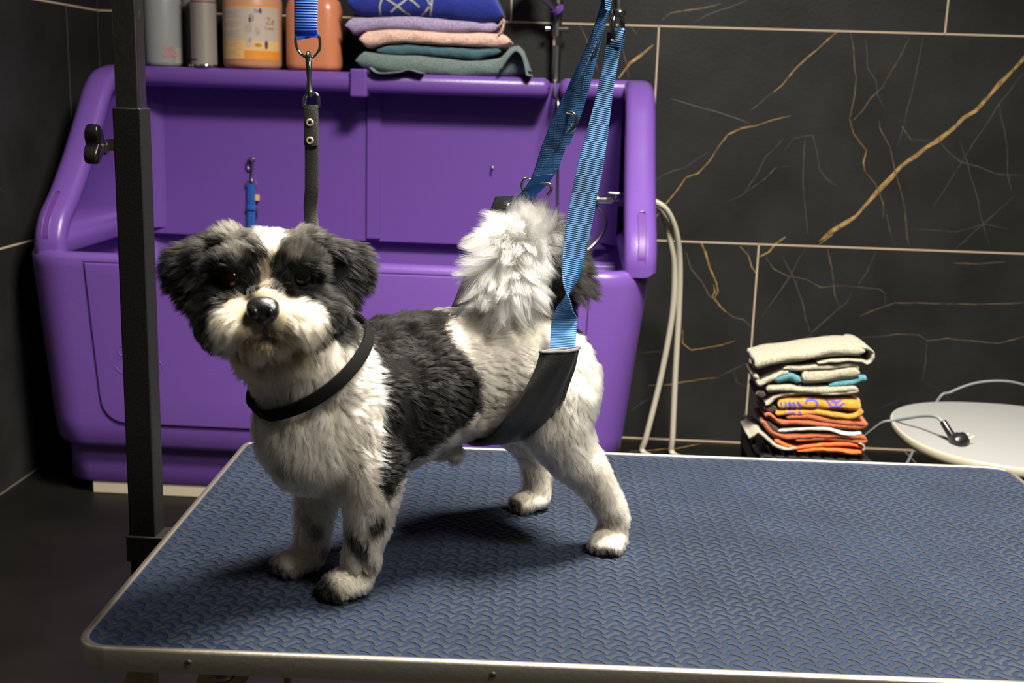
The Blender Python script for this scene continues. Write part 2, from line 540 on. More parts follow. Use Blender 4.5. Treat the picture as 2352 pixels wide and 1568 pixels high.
veins += [(V7(p), w, k) for p, w, k in (
    ([(440, 45), (465, 100), (490, 190), (530, 280), (540, 330), (515, 380)], .005, 'vein_gold'), ([(515, 290), (520, 340), (505, 360), (560, 430), (590, 455)], .0036, 'vein_gold'),
    ([(350, 100), (380, 200), (440, 270), (490, 360), (520, 385)], .0026, 'vein_thin'), ([(590, 455), (630, 485), (690, 500), (740, 545)], .0026, 'vein_thin'),
    ([(670, 65), (720, 120), (740, 190), (770, 230)], .0036, 'vein_gold'), ([(720, 65), (725, 120)], .0024, 'vein_grey'),
    ([(790, 125), (840, 100), (880, 50), (940, 10)], .006, 'vein_gold'), ([(1115, 62), (1140, 45), (1220, -5)], .007, 'vein_gold'),
    ([(820, 130), (870, 200), (950, 240), (1060, 260), (1150, 310), (1220, 300), (1300, 300)], .0026, 'vein_thin'), ([(1300, 300), (1400, 310), (1500, 320), (1530, 350), (1530, 410)], .0022, 'vein_grey'),
    ([(1060, 75), (980, 220), (900, 340), (800, 480)], .0022, 'vein_grey'), ([(920, 120), (980, 230), (1040, 400), (1080, 560), (1110, 650)], .0024, 'vein_grey'),
    ([(1190, 80), (1215, 200), (1230, 350), (1260, 430)], .0024, 'vein_thin'), ([(990, 670), (1080, 590), (1180, 500), (1300, 400), (1330, 340)], .0024, 'vein_grey'),
    ([(1380, 480), (1500, 430), (1590, 400), (1720, 400), (1900, 405), (2060, 410), (2200, 405), (2350, 398)], .0028, 'vein_thin'),
    ([(1390, 605), (1500, 600), (1600, 585), (1730, 590), (1780, 625), (1900, 610), (2050, 625), (2200, 640), (2350, 600)], .0028, 'vein_thin'),
    ([(1780, 625), (1770, 750), (1750, 860)], .002, 'vein_grey'), ([(330, 560), (330, 640), (380, 680), (480, 665), (560, 650), (640, 625)], .003, 'vein_gold'),
    ([(85, 695), (200, 688)], .003, 'vein_gold'), ([(130, 890), (250, 885), (400, 860), (530, 845)], .0032, 'vein_gold'), ([(530, 845), (620, 800), (740, 745)], .002, 'vein_grey'),
    ([(1480, 90), (1420, 220), (1370, 290)], .0024, 'vein_grey'), ([(1930, 165), (2080, 170), (2240, 160)], .0028, 'vein_thin'),
    ([(630, 800), (650, 870), (700, 895)], .0022, 'vein_grey'), ([(20, 1040), (90, 990), (160, 950)], .0022, 'vein_grey'),
    ([(1750, 860), (1850, 920), (1950, 1000)], .0016, 'vein_grey'), ([(1480, 1030), (1640, 960)], .0018, 'vein_grey'))]
V2 = lambda s: [(700 + x / 2.904, y / 2.904) for x, y in s]
veins += [(V2([(2323, 300), (2240, 370), (2170, 420), (2095, 520)]), .0075, 'vein_gold'), (V2([(1830, 160), (1880, 260), (1960, 480)]), .0028, 'vein_thin'),
          (V2([(2160, 150), (2220, 240)]), .003, 'vein_thin'), (V2([(1400, 225), (1500, 205)]), .0022, 'vein_grey'), (V2([(1520, 0), (1560, 80)]), .003, 'vein_grey'),
          (V2([(2110, 300), (2150, 440), (2160, 520)]), .0022, 'vein_thin')]
for i, (pts, w, k) in enumerate(veins):
    pl = [at(x, y, YW)[[0, 2]] for x, y in pts]
    strip(wall, pl, w if w > 0.0045 else w * 0.8, k, on_back2, 0.0016, 100 + i)
tag(wall.build('wall_back', smooth=False), kind='structure')

lw = MB()
lw.box((XL - 0.06, YW / 2 - 0.6, 1.35), (0.12, YW + 1.2, 2.7), 'tile')
on_left = lambda y, z: (XL + 0.0006, y, z)
for z in (0.6, 1.2, 1.8): line(lw, (-1.2, z), (YW, z), 0.0045, 'grout', on_left)
for y, z0 in ((2.45, 0.0), (3.17, 0.6), (1.25, 0.0), (1.97, 0.6)): line(lw, (y, z0), (y, z0 + 0.6), 0.003, 'grout_dim', on_left)
line(lw, (-1.2, 0.003), (YW, 0.003), 0.005, 'grout_dim', on_left)
line(lw, (YW - 0.003, 0), (YW - 0.003, 2.7), 0.004, 'vein_grey', on_left)
for i, (a, k) in enumerate((([(2.2, 0.93), (2.45, 0.86), (2.6, 0.82), (2.75, 0.74)], 'vein_grey'), ([(2.0, 0.45), (2.2, 0.36), (2.5, 0.30)], 'vein_grey'))):
    strip(lw, a, 0.003, k, on_left, 0.002, 40 + i)
tag(lw.build('wall_left', smooth=False), kind='structure')

fl = MB()
fl.box(((XL + 2.6) / 2, YW / 2 - 0.6, -0.06), (2.6 - XL + 0.24, YW + 1.2 + 0.24, 0.12), 'floor')
on_floor = lambda x, y: (x, y, 0.0006)
for y in (3.2, 2.6, 2.0, 1.4, 0.8, 0.2): line(fl, (0.55, y), (2.6, y), 0.0045, 'grout_dim', on_floor)
for x in (1.02, 1.62, 2.22): line(fl, (x, -1.2), (x, YW), 0.0045, 'grout_dim', on_floor)
for i, a in enumerate(([(0.2, 3.25), (0.34, 3.3), (0.42, 3.36)], [(0.33, 2.9), (0.5, 3.1), (0.6, 3.3)])):
    strip(fl, a, 0.005, 'vein_gold', on_floor, 0.002, 60 + i)
tag(fl.build('floor', smooth=False), kind='structure')

# ================================================================== grooming table
TA, TX, TY, TZ, TL, TW = 0.0286, -0.4019, 0.8745, 0.5430, 1.0081, 0.6
U = np.array((math.cos(TA), math.sin(TA), 0)); Vv = np.array((-U[1], U[0], 0))
FLc = np.array((TX, TY, 0.0))
T = lambda x, y, z: FLc + U * x + Vv * y + np.array((0, 0, z))
table = empty('grooming_table', T(TL / 2, TW / 2, 0), 'grooming table with blue bone-tread rubber top and aluminium edge', 'table')
fr = MB()
FH = 0.0205
prof = [(0.0, -FH), (0.0, -0.003), (0.0012, -0.0006), (0.003, 0.0), (0.0055, 0.0), (0.007, -0.0008), (0.0075, -0.002), (0.009, -FH)]
rings = []
for ins, dz in prof:
    r_ = 0.030 - ins
    rings.append([T(x, y, TZ + dz) for x, y in rrect(ins, TL - ins, ins, TW - ins, max(r_, 0.006), 8)])
fr.rings(rings + [rings[0]], 'alu', caps=False)
fr.build('edge_frame', parent=table, angle=50)
sl = MB()
sl.rings([[T(x, y, TZ + dz) for x, y in rrect(ins, TL - ins, ins, TW - ins, 0.022, 8)] for ins, dz in ((0.0085, -0.019), (0.0085, -0.0032), (0.0085, -0.0022))], 'black_paint')
sl.build('table_board', parent=table)
# rubber top: base sheet plus about three thousand raised bones moulded in it
mt_ = MB()
zt = TZ - 0.0016
mt_.rings([[T(x, y, zt + dz) for x, y in rrect(0.0072, TL - 0.0072, 0.0072, TW - 0.0072, 0.0232, 8)] for dz in (-0.0006, 0.0)], 'mat_base')
Lb, wm, we = 0.0083, 0.0023, 0.0040
up = [(-Lb * 1.0, 0.0005), (-Lb * 1.04, we * 0.62), (-Lb * 0.90, we * 1.05), (-Lb * 0.66, we * 0.92), (-Lb * 0.42, wm * 1.05), (0, wm * 0.92),
      (Lb * 0.42, wm * 1.05), (Lb * 0.66, we * 0.92), (Lb * 0.90, we * 1.05), (Lb * 1.04, we * 0.62), (Lb * 1.0, 0.0005)]
bone = np.array(up + [(x, -y) for x, y in up[::-1]])
P_ = 0.0196
nb = len(bone)
vs, fs = [], []
for i in range(int(TL / P_) + 2):
    for j in range(int(TW / P_) + 2):
        for o_, ang in ((0.0, 42), (0.5, -42)):
            cx, cy = (i + o_) * P_ + 0.004, (j + o_) * P_ + 0.004
            if not (0.010 < cx < TL - 0.010 and 0.0095 < cy < TW - 0.0095): continue
            if min(cx, TL - cx) + min(cy, TW - cy) < 0.036: continue
            a = math.radians(ang)
            Rm = np.array(((math.cos(a), -math.sin(a)), (math.sin(a), math.cos(a))))
            b0 = len(vs)
            for sc, dz in ((1.0, -0.0001), (0.93, 0.0005), (0.80, 0.0007)):
                q_ = (bone * np.array((0.5 + 0.5 * sc, sc))) @ Rm.T
                vs += [T(min(max(cx + x, 0.0080), TL - 0.0080), min(max(cy + y, 0.0080), TW - 0.0080), zt + dz) for x, y in q_]
            for l_ in range(2):
                for k in range(nb):
                    fs.append((b0 + l_ * nb + k, b0 + l_ * nb + (k + 1) % nb, b0 + (l_ + 1) * nb + (k + 1) % nb, b0 + (l_ + 1) * nb + k))
            fs.append(tuple(b0 + 2 * nb + k for k in range(nb)))
mt_.add(vs, fs, 'mat_bone')
tag(mt_.build('rubber_top', parent=table, angle=18), label='blue rubber top moulded with small grey bones')
for x in (0.0997, 0.3534, 0.607, 0.861):
    s_ = MB()
    c = T(x, -0.0002, TZ - 0.0105)
    for r0, y0, mm in ((0.0030, 0.0006, 'dark_steel'),):
        rr = []
        for rad, d in ((0.0030, 0), (0.0030, 0.0006), (0.0022, 0.0013), (0.0010, 0.0014), (0.0009, 0.0006)):
            rr.append([c - Vv * d + (U * math.cos(a) + np.array((0, 0, 1)) * math.sin(a)) * rad for a in np.linspace(0, 2 * math.pi, 16, endpoint=False)])
        s_.rings(rr, mm)
    s_.build('screw', parent=table)
for x, sx in ((0.058, -1), (TL - 0.058, 1)):
    for y, sy in ((0.03, -1), (TW - 0.03, 1)):
        g = MB()
        R_ = np.array([U, Vv, (0, 0, 1)]).T
        g.box(T(x, y, (TZ - FH) / 2 + 0.004), (0.008, 0.016, TZ - FH - 0.008), 'white_edge', R_)
        q_ = [(x + sx * 0.004, TZ - FH), (x + sx * 0.016, TZ - FH), (x + sx * 0.19, 0.02), (x + sx * 0.16, 0.02), (x + sx * 0.004, 0.30)]
        vs = [T(a, y + d, z) for d in (0.003, 0.008) for a, z in q_]
        n = len(q_)
        g.add(vs, [tuple(range(n))[::-1], tuple(range(n, 2 * n))] + [(k, (k + 1) % n, n + (k + 1) % n, n + k) for k in range(n)], 'beige_leg')
        g.box(T(x + sx * 0.09, y + 0.005, 0.012), (0.22, 0.03, 0.024), 'beige_leg', R_)
        g.build('leg', parent=table, bevel=0.0012)
kn = MB()
c = T(0.124, 0.02, TZ - FH)
kn.lathe(c + np.array((0, 0, -0.013)), [(0.003, -0.001), (0.008, 0.0), (0.0105, 0.003), (0.0105, 0.009), (0.008, 0.012), (0.004, 0.013)], 'dark_steel', 20)
kn.build('clamp_nut', parent=table)

# ================================================================== grooming arm clamped to the table
arm = empty('grooming_post', (-0.4515, 1.19, 0.40), 'black and steel square-tube grooming arm clamped to left table edge', 'grooming arm')
b = MB(); b.box((-0.4515, 1.19, 0.689), (0.0295, 0.0295, 0.578), 'black_paint'); b.build('lower_tube', parent=arm, bevel=0.002)
b = MB(); b.box((-0.4515, 1.19, 1.29), (0.0245, 0.0245, 0.68), 'steel')
b.build('upper_tube', parent=arm, bevel=0.002)
b = MB()
b.box((0.0, 1.19, 1.62), (0.96, 0.0245, 0.0245), 'steel')
b.build('overhead_bar', parent=arm, bevel=0.002)
b = MB(); b.lathe((-0.4392, 1.1905, 1.069), [(0.001, 0.0), (0.002, 0.0)], 'chrome', 8)
b.box((-0.4388, 1.186, 1.0690), (0.0014, 0.0032, 0.0085), 'chrome'); b.build('set_screw', parent=arm)
b = MB()
b.box((-0.432, 1.19, 0.505), (0.075, 0.034, 0.030), 'black_paint'); b.box((-0.40, 1.19, 0.515), (0.03, 0.05, 0.012), 'black_paint')
b.tube([(-0.405, 1.19, 0.42), (-0.405, 1.19, 0.51)], 0.005, 'dark_steel'); b.box((-0.405, 1.19, 0.418), (0.03, 0.03, 0.012), 'black_paint')
b.box((-0.43, 1.19, 0.43), (0.06, 0.034, 0.018), 'black_paint')
b.build('table_clamp', parent=arm, bevel=0.002)
# star knob on the left face
b = MB()
kc = np.array((-0.4905, 1.19, 0.9385))
prof = []
for a in np.linspace(0, 2 * math.pi, 48, endpoint=False):
    prof.append(0.0125 + 0.0055 * math.cos(3 * a + 0.6))
rr = []
for dx, sc in ((-0.0075, 0.80), (-0.006, 0.95), (-0.004, 1.0), (0.005, 1.0), (0.0068, 0.94), (0.0075, 0.8)):
    rr.append([kc + np.array((dx, r_ * sc * math.cos(a) * 1.25, r_ * sc * math.sin(a) * 1.25)) for r_, a in zip(prof, np.linspace(0, 2 * math.pi, 48, endpoint=False))])
b.rings(rr, 'black_plastic')
knob = b.build('lock_knob', parent=arm, angle=50)
b = MB(); b.tube([kc + (0.007, 0, 0), (-0.463, 1.19, 0.9385)], 0.0028, 'brass', 12); b.build('bolt_stem', parent=knob)
b = MB()
rr = []
for dx in (-0.005, 0.006):
    rr.append([np.array((-0.472 + dx, 1.19 + 0.0068 * math.cos(a), 0.9395 + 0.0068 * math.sin(a))) for a in np.linspace(0, 2 * math.pi, 6, endpoint=False)])
b.rings(rr, 'zinc'); b.build('hex_nut', parent=knob, smooth=False)

# ================================================================== bathing tub
tub = empty('dog_bath_tub', (-0.53, 3.0, 0), 'large purple plastic dog bath tub with high back against tiled wall', 'bath tub')


def trect(z, x0, x1, y0, y1, r, n=10):
    return [(x, y, z) for x, y in rrect(x0, x1, y0, y1, r, n)]


ba = MB()
BX0, BX1, BY0, BY1 = -1.308, 0.195, 2.66, 3.335
rings = []
for z, ix, iy, r in ((0.138, 0.075, 0.03, 0.08), (0.134, 0.060, 0.012, 0.095), (0.145, 0.052, 0.004, 0.10), (0.20, 0.044, 0.0, 0.105), (0.40, 0.022, 0.0, 0.115), (0.57, 0.002, 0.0, 0.125), (0.592, 0.0, 0.0, 0.128),
                     (0.603, 0.005, 0.005, 0.126), (0.607, 0.014, 0.014, 0.12), (0.606, 0.030, 0.030, 0.11), (0.598, 0.042, 0.042, 0.10), (0.57, 0.050, 0.050, 0.10), (0.42, 0.075, 0.08, 0.09), (0.385, 0.11, 0.11, 0.07), (0.38, 0.2, 0.2, 0.05)):
    rings.append(trect(z, BX0 + ix, BX1 - ix, BY0 + iy, BY1 - iy * (0.6 if z > 0.55 else 0.4), r))
ba.rings(rings, 'purple')
ba.build('basin', parent=tub, angle=60)
pl = MB()
pl.rings([trect(z, -1.232 + i, 0.105 - i, 2.70 + i, 3.30, 0.07) for z, i in ((0.030, 0.006), (0.036, 0.0), (0.10, 0.0), (0.145, -0.004))], 'purple')
pl.build('plinth', parent=tub, angle=60)
bo = MB(); bo.box((-0.54, 2.99, 0.015), (1.24, 0.57, 0.030), 'board'); tag(bo.build('base_board', parent=tub, bevel=0.002), label='pale base board under the tub')


def inset(poly, d):
    P = np.array(poly, float)
    n = len(P)
    out = []
    for i in range(n):
        a, b_, c = P[i - 1], P[i], P[(i + 1) % n]
        t1, t2 = (b_ - a) / np.linalg.norm(b_ - a), (c - b_) / np.linalg.norm(c - b_)
        n1, n2 = np.array((-t1[1], t1[0])), np.array((-t2[1], t2[0]))
        nn = n1 + n2
        nn /= np.linalg.norm(nn) + 1e-9
        out.append(b_ + nn * d / max(0.5, nn @ n1))
    return out


# wing outline (y, z) seen from the side, counter-clockwise from the back foot
front_edge = spline([(2.690, 0.594), (2.692, 0.64), (2.722, 0.692), (2.79, 0.748), (2.875, 0.832), (2.955, 0.925), (3.015, 0.995), (3.075, 1.033), (3.15, 1.047)], 5)
outline = [(3.335, 0.594), (3.335, 1.047)] + [tuple(p) for p in front_edge[::-1]]


def wing(xo, s):
    """xo outer face, s = +1 when the tub lies towards +x"""
    w = MB()
    rr = []
    for dx, d in ((0.0, 0.030), (0.003, 0.017), (0.010, 0.007), (0.022, 0.001), (0.034, 0.0), (0.062, 0.0), (0.071, 0.004), (0.076, 0.012), (0.078, 0.026), (0.074, 0.040), (0.062, 0.050), (0.048, 0.056), (0.042, 0.066)):
        rr.append([(xo + s * dx, y, z) for y, z in inset(outline, d)])
    w.rings(rr, 'purple')
    return w


wl = wing(-1.278, 1).build('left_wing', parent=tub, angle=60)
wr = wing(0.206, -1).build('right_wing', parent=tub, angle=60)


M['purple_slot'] = mat('shaded_purple_slot', (0.10, 0.03, 0.20), 0.5)
for w_, x in ((wl, -1.242), (wr, 0.170)):
    sp_ = spline([(x, 2.6912, 0.618), (x, 2.6925, 0.645), (x, 2.708, 0.678), (x, 2.735, 0.706), (x, 2.770, 0.7345)], 8)
    c = MB()
    path3 = [np.array(p) for p in sp_]
    t0 = np.gradient(np.array(path3), axis=0); t0 /= np.linalg.norm(t0, axis=1)[:, None]
    loop = []
    r0 = 0.0085
    for p, t in zip(path3, t0): loop.append(p + np.array((r0, 0, 0)))
    for a in np.linspace(0.3, math.pi - 0.3, 7): loop.append(path3[-1] + np.array((r0 * math.cos(a), 0, 0)) + t0[-1] * r0 * math.sin(a))
    for p in path3[::-1]: loop.append(p - np.array((r0, 0, 0)))
    for a in np.linspace(math.pi + 0.3, 2 * math.pi - 0.3, 7): loop.append(path3[0] + np.array((r0 * math.cos(a), 0, 0)) + t0[0] * r0 * math.sin(a))
    c.tube(loop + [loop[0]], 0.0016, 'purple', 8)
    n_ = len(path3)
    c.add([p + np.array((s * r0, -0.0006, 0.0004)) for p in path3 for s in (-1, 1)], [(2 * k, 2 * k + 1, 2 * k + 3, 2 * k + 2) for k in range(n_ - 1)], 'purple_slot')
    c.build('drain_slot', parent=tub)

bp_ = MB(); bp_.box((-0.535, 3.302, 0.808), (1.39, 0.060, 0.452), 'purple')
# quarter-round fillets where the back panel meets the wings
for xs, s in ((-1.201, 1), (0.129, -1)):
    fil = []
    for z in (0.60, 1.03):
        fil.append([(xs, 3.275, z)] + [(xs + s * 0.07 * (1 - math.cos(a)), 3.275 - 0.07 * (1 - math.sin(a)), z) for a in np.linspace(0, math.pi / 2, 8)])
    bp_.rings(fil, 'purple')
bp_.box((-0.5545, 3.269, 0.795), (0.038, 0.012, 0.41), 'purple')
bp_.build('back_panel', parent=tub, bevel=0.003)
sm = MB(); sm.box((-0.575, 3.2712, 0.795), (0.004, 0.002, 0.40), 'purple_dark'); sm.build('panel_seam_shade', parent=tub)  # dark strip standing in for the shade along the panel overlap


def shelf(x0, x1):
    c = MB()
    rr = []
    for x, d in ((x0, 0.016), (x0 + 0.005, 0.005), (x0 + 0.016, 0.0), (x1 - 0.016, 0.0), (x1 - 0.005, 0.005), (x1, 0.016)):
        rr.append([(x, y, z) for y, z in rrect(3.165 + d, 3.335, 0.994 + d, 1.047 - d, 0.023 - d * 0.6, 6)])
    c.rings(rr, 'purple')
    return c.build('top_ledge', parent=tub, angle=60)


shelf(-1.262, -0.069)
shelf(-0.043, 0.180)
ck = MB(); ck.box((-0.5785, 3.185, 1.0185), (0.046, 0.062, 0.074), 'purple'); ck.build('ledge_joint', parent=tub, bevel=0.006, seg=3)
# raised door panel with a dark gap round it
ol = [(-1.135, 0.585)] + [(-1.133, 0.55), (-1.122, 0.40), (-1.112, 0.27)]
for a in np.linspace(math.pi, 1.5 * math.pi, 8): ol.append((-1.050 + 0.060 * math.cos(a), 0.258 + 0.060 * math.sin(a)))
ol += [(-0.9, 0.197), (-0.4, 0.197)]
for a in np.linspace(1.5 * math.pi, 2 * math.pi, 8): ol.append((-0.02 + 0.06 * math.cos(a), 0.258 + 0.06 * math.sin(a)))
ol += [(0.05, 0.585)]
dr = MB()
g = inset(ol, -0.0035)
dr.rings([[(x, 2.662, z) for x, z in g], [(x, 2.6592, z) for x, z in g]], 'purple_dark')
dr.rings([[(x, yy, z) for x, z in inset(ol, d)] for d, yy in ((0.0, 2.661), (0.0, 2.6565), (0.002, 2.6545), (0.005, 2.654))], 'purple')
door = dr.build('door', parent=tub, angle=30)
pw = MB()
pc = at(318, 838, 2.654)
sc_ = 0.00098
for cx, cy, rx, ry in ((-40, 34, 9, 12), (-14, 50, 9, 12), (14, 50, 9, 12), (40, 34, 9, 12)):
    pw.ring((pc[0] + cx * sc_, 2.6535, pc[2] + cy * sc_), (1, 0, 0), (0, 0, 1), rx * sc_, ry * sc_, 0.0011, 'purple', 24)
pad = spline([(-60, -4), (-48, 14), (-20, 24), (0, 26), (20, 24), (48, 14), (60, -4), (45, -20), (15, -26), (0, -34), (-15, -26), (-45, -20), (-60, -4)], 5)
pw.tube([(pc[0] + p[0] * sc_, 2.6535, pc[2] + p[1] * sc_) for p in [np.array(q_) for q_ in pad]], 0.0011, 'purple', 8)
pw.build('paw_emblem', parent=door)
rb = MB()
for k in range(4):
    yy = 2.86 + k * 0.045
    rb.rings([[(x, yy + dy, 0.545 + 0.022 * (1 - (dy / 0.022) ** 2) ** 0.5 + 0.006 * k) for dy in np.linspace(-0.0215, 0.0215, 9)] + [(x, yy + 0.0215, 0.5), (x, yy - 0.0215, 0.5)] for x in (0.03, 0.105, 0.12)], 'purple')
rb.build('ribbed_ramp', parent=tub, angle=60)
hk = MB()
h0 = at(1132, 383, 3.272)
hk.tube(spline([h0 + (0, 0.004, 0.006), h0 + (0, -0.010, 0.006), h0 + (0, -0.016, -0.002), h0 + (0, -0.015, -0.010)], 4), 0.0024, 'dark_steel', 10)
hk.build('small_hook', parent=tub)

# ================================================================== tap, shower and hoses
tap = empty('mixer_tap', (0.10, 3.06, 0.70), 'chrome mixer tap fixed inside the right wing of the purple tub', 'tap')
b = MB()
A_, B_ = at(1352, 459, 3.06), at(1440, 461, 3.06)
b.tube([A_, A_ + (B_ - A_) * 0.25], 0.017, 'dark_steel', 20); b.tube([A_ + (B_ - A_) * 0.2, A_ + (B_ - A_) * 0.62], [0.012, 0.0135], 'chrome', 20)
b.tube([A_ + (B_ - A_) * 0.60, A_ + (B_ - A_) * 0.80], 0.009, 'chrome', 16); b.tube([A_ + (B_ - A_) * 0.78, B_ + (0.03, 0, 0)], 0.015, 'chrome', 20)
b.build('tap_body', parent=tap)
b = MB()
L0 = A_ + (B_ - A_) * 0.7
b.tube([L0 + (0, 0, 0.006), L0 + (0, -0.006, 0.018)], 0.006, 'chrome', 14); b.box(L0 + (0.004, -0.014, 0.020), (0.05, 0.030, 0.007), 'chrome')
b.build('tap_lever', parent=tap, bevel=0.002)
b = MB()
b.tube(spline([A_ + (0.018, 0, -0.012), at(1390, 500, 3.06), at(1386, 530, 3.06), at(1365, 560, 3.05), at(1330, 590, 3.03)], 6), 0.0050, 'steel', 12)
tag(b.build('drain_pipe', parent=tap), label='grey pipe under the tap')

shower = empty('hand_shower', (-0.055, 3.35, 1.04), 'chrome riser rail with purple-banded hand shower on tiled wall above tub', 'shower')
b = MB()
rx = at(1279, 100, 3.335)[0]
b.tube([(rx, 3.335, 1.040), (rx, 3.335, 1.62)], 0.0125, 'dark_steel', 20)
b.tube([(rx, 3.335, 1.137), (rx, 3.335, 1.17)], 0.013, 'chrome', 20)
b.tube([(rx, 3.34, 1.33), (rx, 3.381, 1.33)], 0.008, 'chrome', 14); b.tube([(rx, 3.34, 1.06), (rx, 3.381, 1.06)], 0.008, 'chrome', 14)
b.build('riser_rail', parent=shower)
b = MB()
sl_ = at(1272, 66, 3.325)
b.tube([sl_ + (-0.022, 0, 0), sl_ + (-0.010, 0, 0)], [0.008, 0.006], 'chrome', 16); b.tube([sl_ + (0.012, 0, 0), sl_ + (0.040, 0, 0)], [0.006, 0.009], 'dark_steel', 16)
b.tube([sl_ + (0.008, 0.008, 0.02), sl_ + (0.008, 0.008, -0.02)], 0.014, 'dark_steel', 18)
b.build('slider_clamp', parent=shower)
b = MB()
H0, H1_ = at(1282, 24, 3.30), at(1238, -26, 3.27)
b.tube([H0, H0 + (H1_ - H0) * 0.3], [0.011, 0.013], 'dark_steel', 18)
b.tube([H0 + (H1_ - H0) * 0.3, H0 + (H1_ - H0) * 1.0], [0.013, 0.02], 'dark_steel', 18)
b.tube([H1_ + (0, 0, -0.002), H1_ + (-0.012, -0.012, 0.02), H1_ + (-0.016, -0.016, 0.03)], [0.02, 0.045, 0.045], 'chrome', 24)
hs = b.build('handset', parent=shower)
b = MB()
c0 = H0 + (H1_ - H0) * 0.02
dn = (H1_ - H0) / np.linalg.norm(H1_ - H0)
b.tube([c0 - dn * 0.005, c0 + dn * 0.010], 0.0165, 'purple', 20)
b.tube([at(1294, 14, 3.30), at(1262, 26, 3.30)], 0.0045, 'purple', 10)
tag(b.build('colour_band', parent=hs), label='purple band')
b = MB()
b.tube(spline([(rx, 3.335, 1.045), (rx + 0.001, 3.20, 1.00), at(1282, 240, 3.15), at(1281, 350, 3.15), at(1280, 450, 3.15), at(1278, 600, 3.12), (rx - 0.03, 3.0, 0.50)], 10), 0.0042, 'dark_steel', 12)
b.build('shower_hose', parent=shower)

for nm, pts, lab in (('outer', [(1470, 455, 3.00), (1505, 464, 3.02), (1533, 486, 3.05), (1553, 535, 3.09), (1561, 605, 3.13), (1559, 720, 3.17), (1551, 860, 3.20), (1545, 1000, 3.22)], 'ivory hose dropping straight to the floor right of the tub'),
                     ('inner', [(1470, 465, 3.03), (1503, 470, 3.05), (1525, 496, 3.08), (1541, 560, 3.11), (1549, 625, 3.14), (1543, 730, 3.17), (1517, 870, 3.20), (1485, 1000, 3.22)], 'ivory hose slanting left towards the tub foot beside the straight hose')):
    b = MB()
    pts = [at(*p) for p in pts]
    last = pts[-1]
    pts += [np.array((last[0] + (pts[-1][0] - pts[-2][0]) * 0.3, last[1] + 0.01, 0.01))]
    pts += [pts[-1] + np.array((0.03, -0.06, -0.001)), pts[-1] + np.array((0.09, -0.14, -0.001))]
    b.tube(spline(pts, 10), 0.0082, 'hose', 14)
    tag(b.build('water_hose'), lab, 'hose', 'ivory hoses by the tub')
# ================================================================== bottles on the tub ledge
def on_cyl(mb, c, R_, quads, m_, eps=0.0004, sx=1.0, n=6, sy=1.0):
    """patches on a cylinder's front: (angle from, angle to, z from, z to), angle 0 faces -y, positive to +x"""
    for a0, a1, z0, z1 in quads:
        an = np.linspace(a0, a1, n)
        vs = [(c[0] + (R_ * sx + eps) * math.sin(a), c[1] - (R_ * sy + eps) * math.cos(a), z) for z in (z0, z1) for a in an]
        mb.add(vs, [(i, i + 1, n + i + 1, n + i) for i in range(n - 1)], m_)


def blob(mb, c, R_, a, z, ra, rz, m_, eps=0.0008, n=14, seed=0):
    """an irregular printed spot on a cylinder"""
    r = np.random.default_rng(seed)
    k = r.uniform(0.8, 1.15, n)
    vs = [(c[0] + (R_ + eps) * math.sin(a), c[1] - (R_ + eps) * math.cos(a), z)]
    for i in range(n):
        t = 2 * math.pi * i / n
        aa, zz = a + ra * k[i] * math.cos(t), z + rz * k[i] * math.sin(t)
        vs.append((c[0] + (R_ + eps) * math.sin(aa), c[1] - (R_ + eps) * math.cos(aa), zz))
    mb.add(vs, [(0, i + 1, (i + 1) % n + 1) for i in range(n)], m_)


def letters(mb, c, R_, body, size, a, z, m_, eps=0.001):
    v, f = text_mesh(body, size)
    mb.add([(c[0] + (R_ + eps + p[2]) * math.sin(a + p[0] / R_), c[1] - (R_ + eps + p[2]) * math.cos(a + p[0] / R_), z + p[1]) for p in v], f, m_)


ZS = 1.0475
c = (-1.138, 3.252)
bt = empty('spray_bottle', (*c, ZS), 'grey-white plastic bottle with faded red lettering, first on the ledge', 'bottle', None)
b = MB()
b.lathe((*c, ZS), [(0.044, 0.0), (0.050, 0.004), (0.0515, 0.012), (0.0515, 0.17), (0.047, 0.20), (0.022, 0.225), (0.020, 0.232)], 'b_grey', 48)
b.build('body', parent=bt, angle=50)
b = MB(); b.lathe((*c, ZS + 0.232), [(0.023, 0.0), (0.023, 0.03), (0.018, 0.034)], 'b_cap', 30); b.build('cap', parent=bt)
b = MB(); on_cyl(b, c, 0.0515, [(0.98, 1.5, 0.001 + ZS + 0.008, ZS + 0.052)], 'b_cream')
letters(b, c, 0.0515, 'Inst', 0.020, 0.30, ZS + 0.042, 'lab_pink'); letters(b, c, 0.0515, 'GRO', 0.020, 0.28, ZS + 0.025, 'lab_pink')
b.build('lettering', parent=bt, smooth=False)
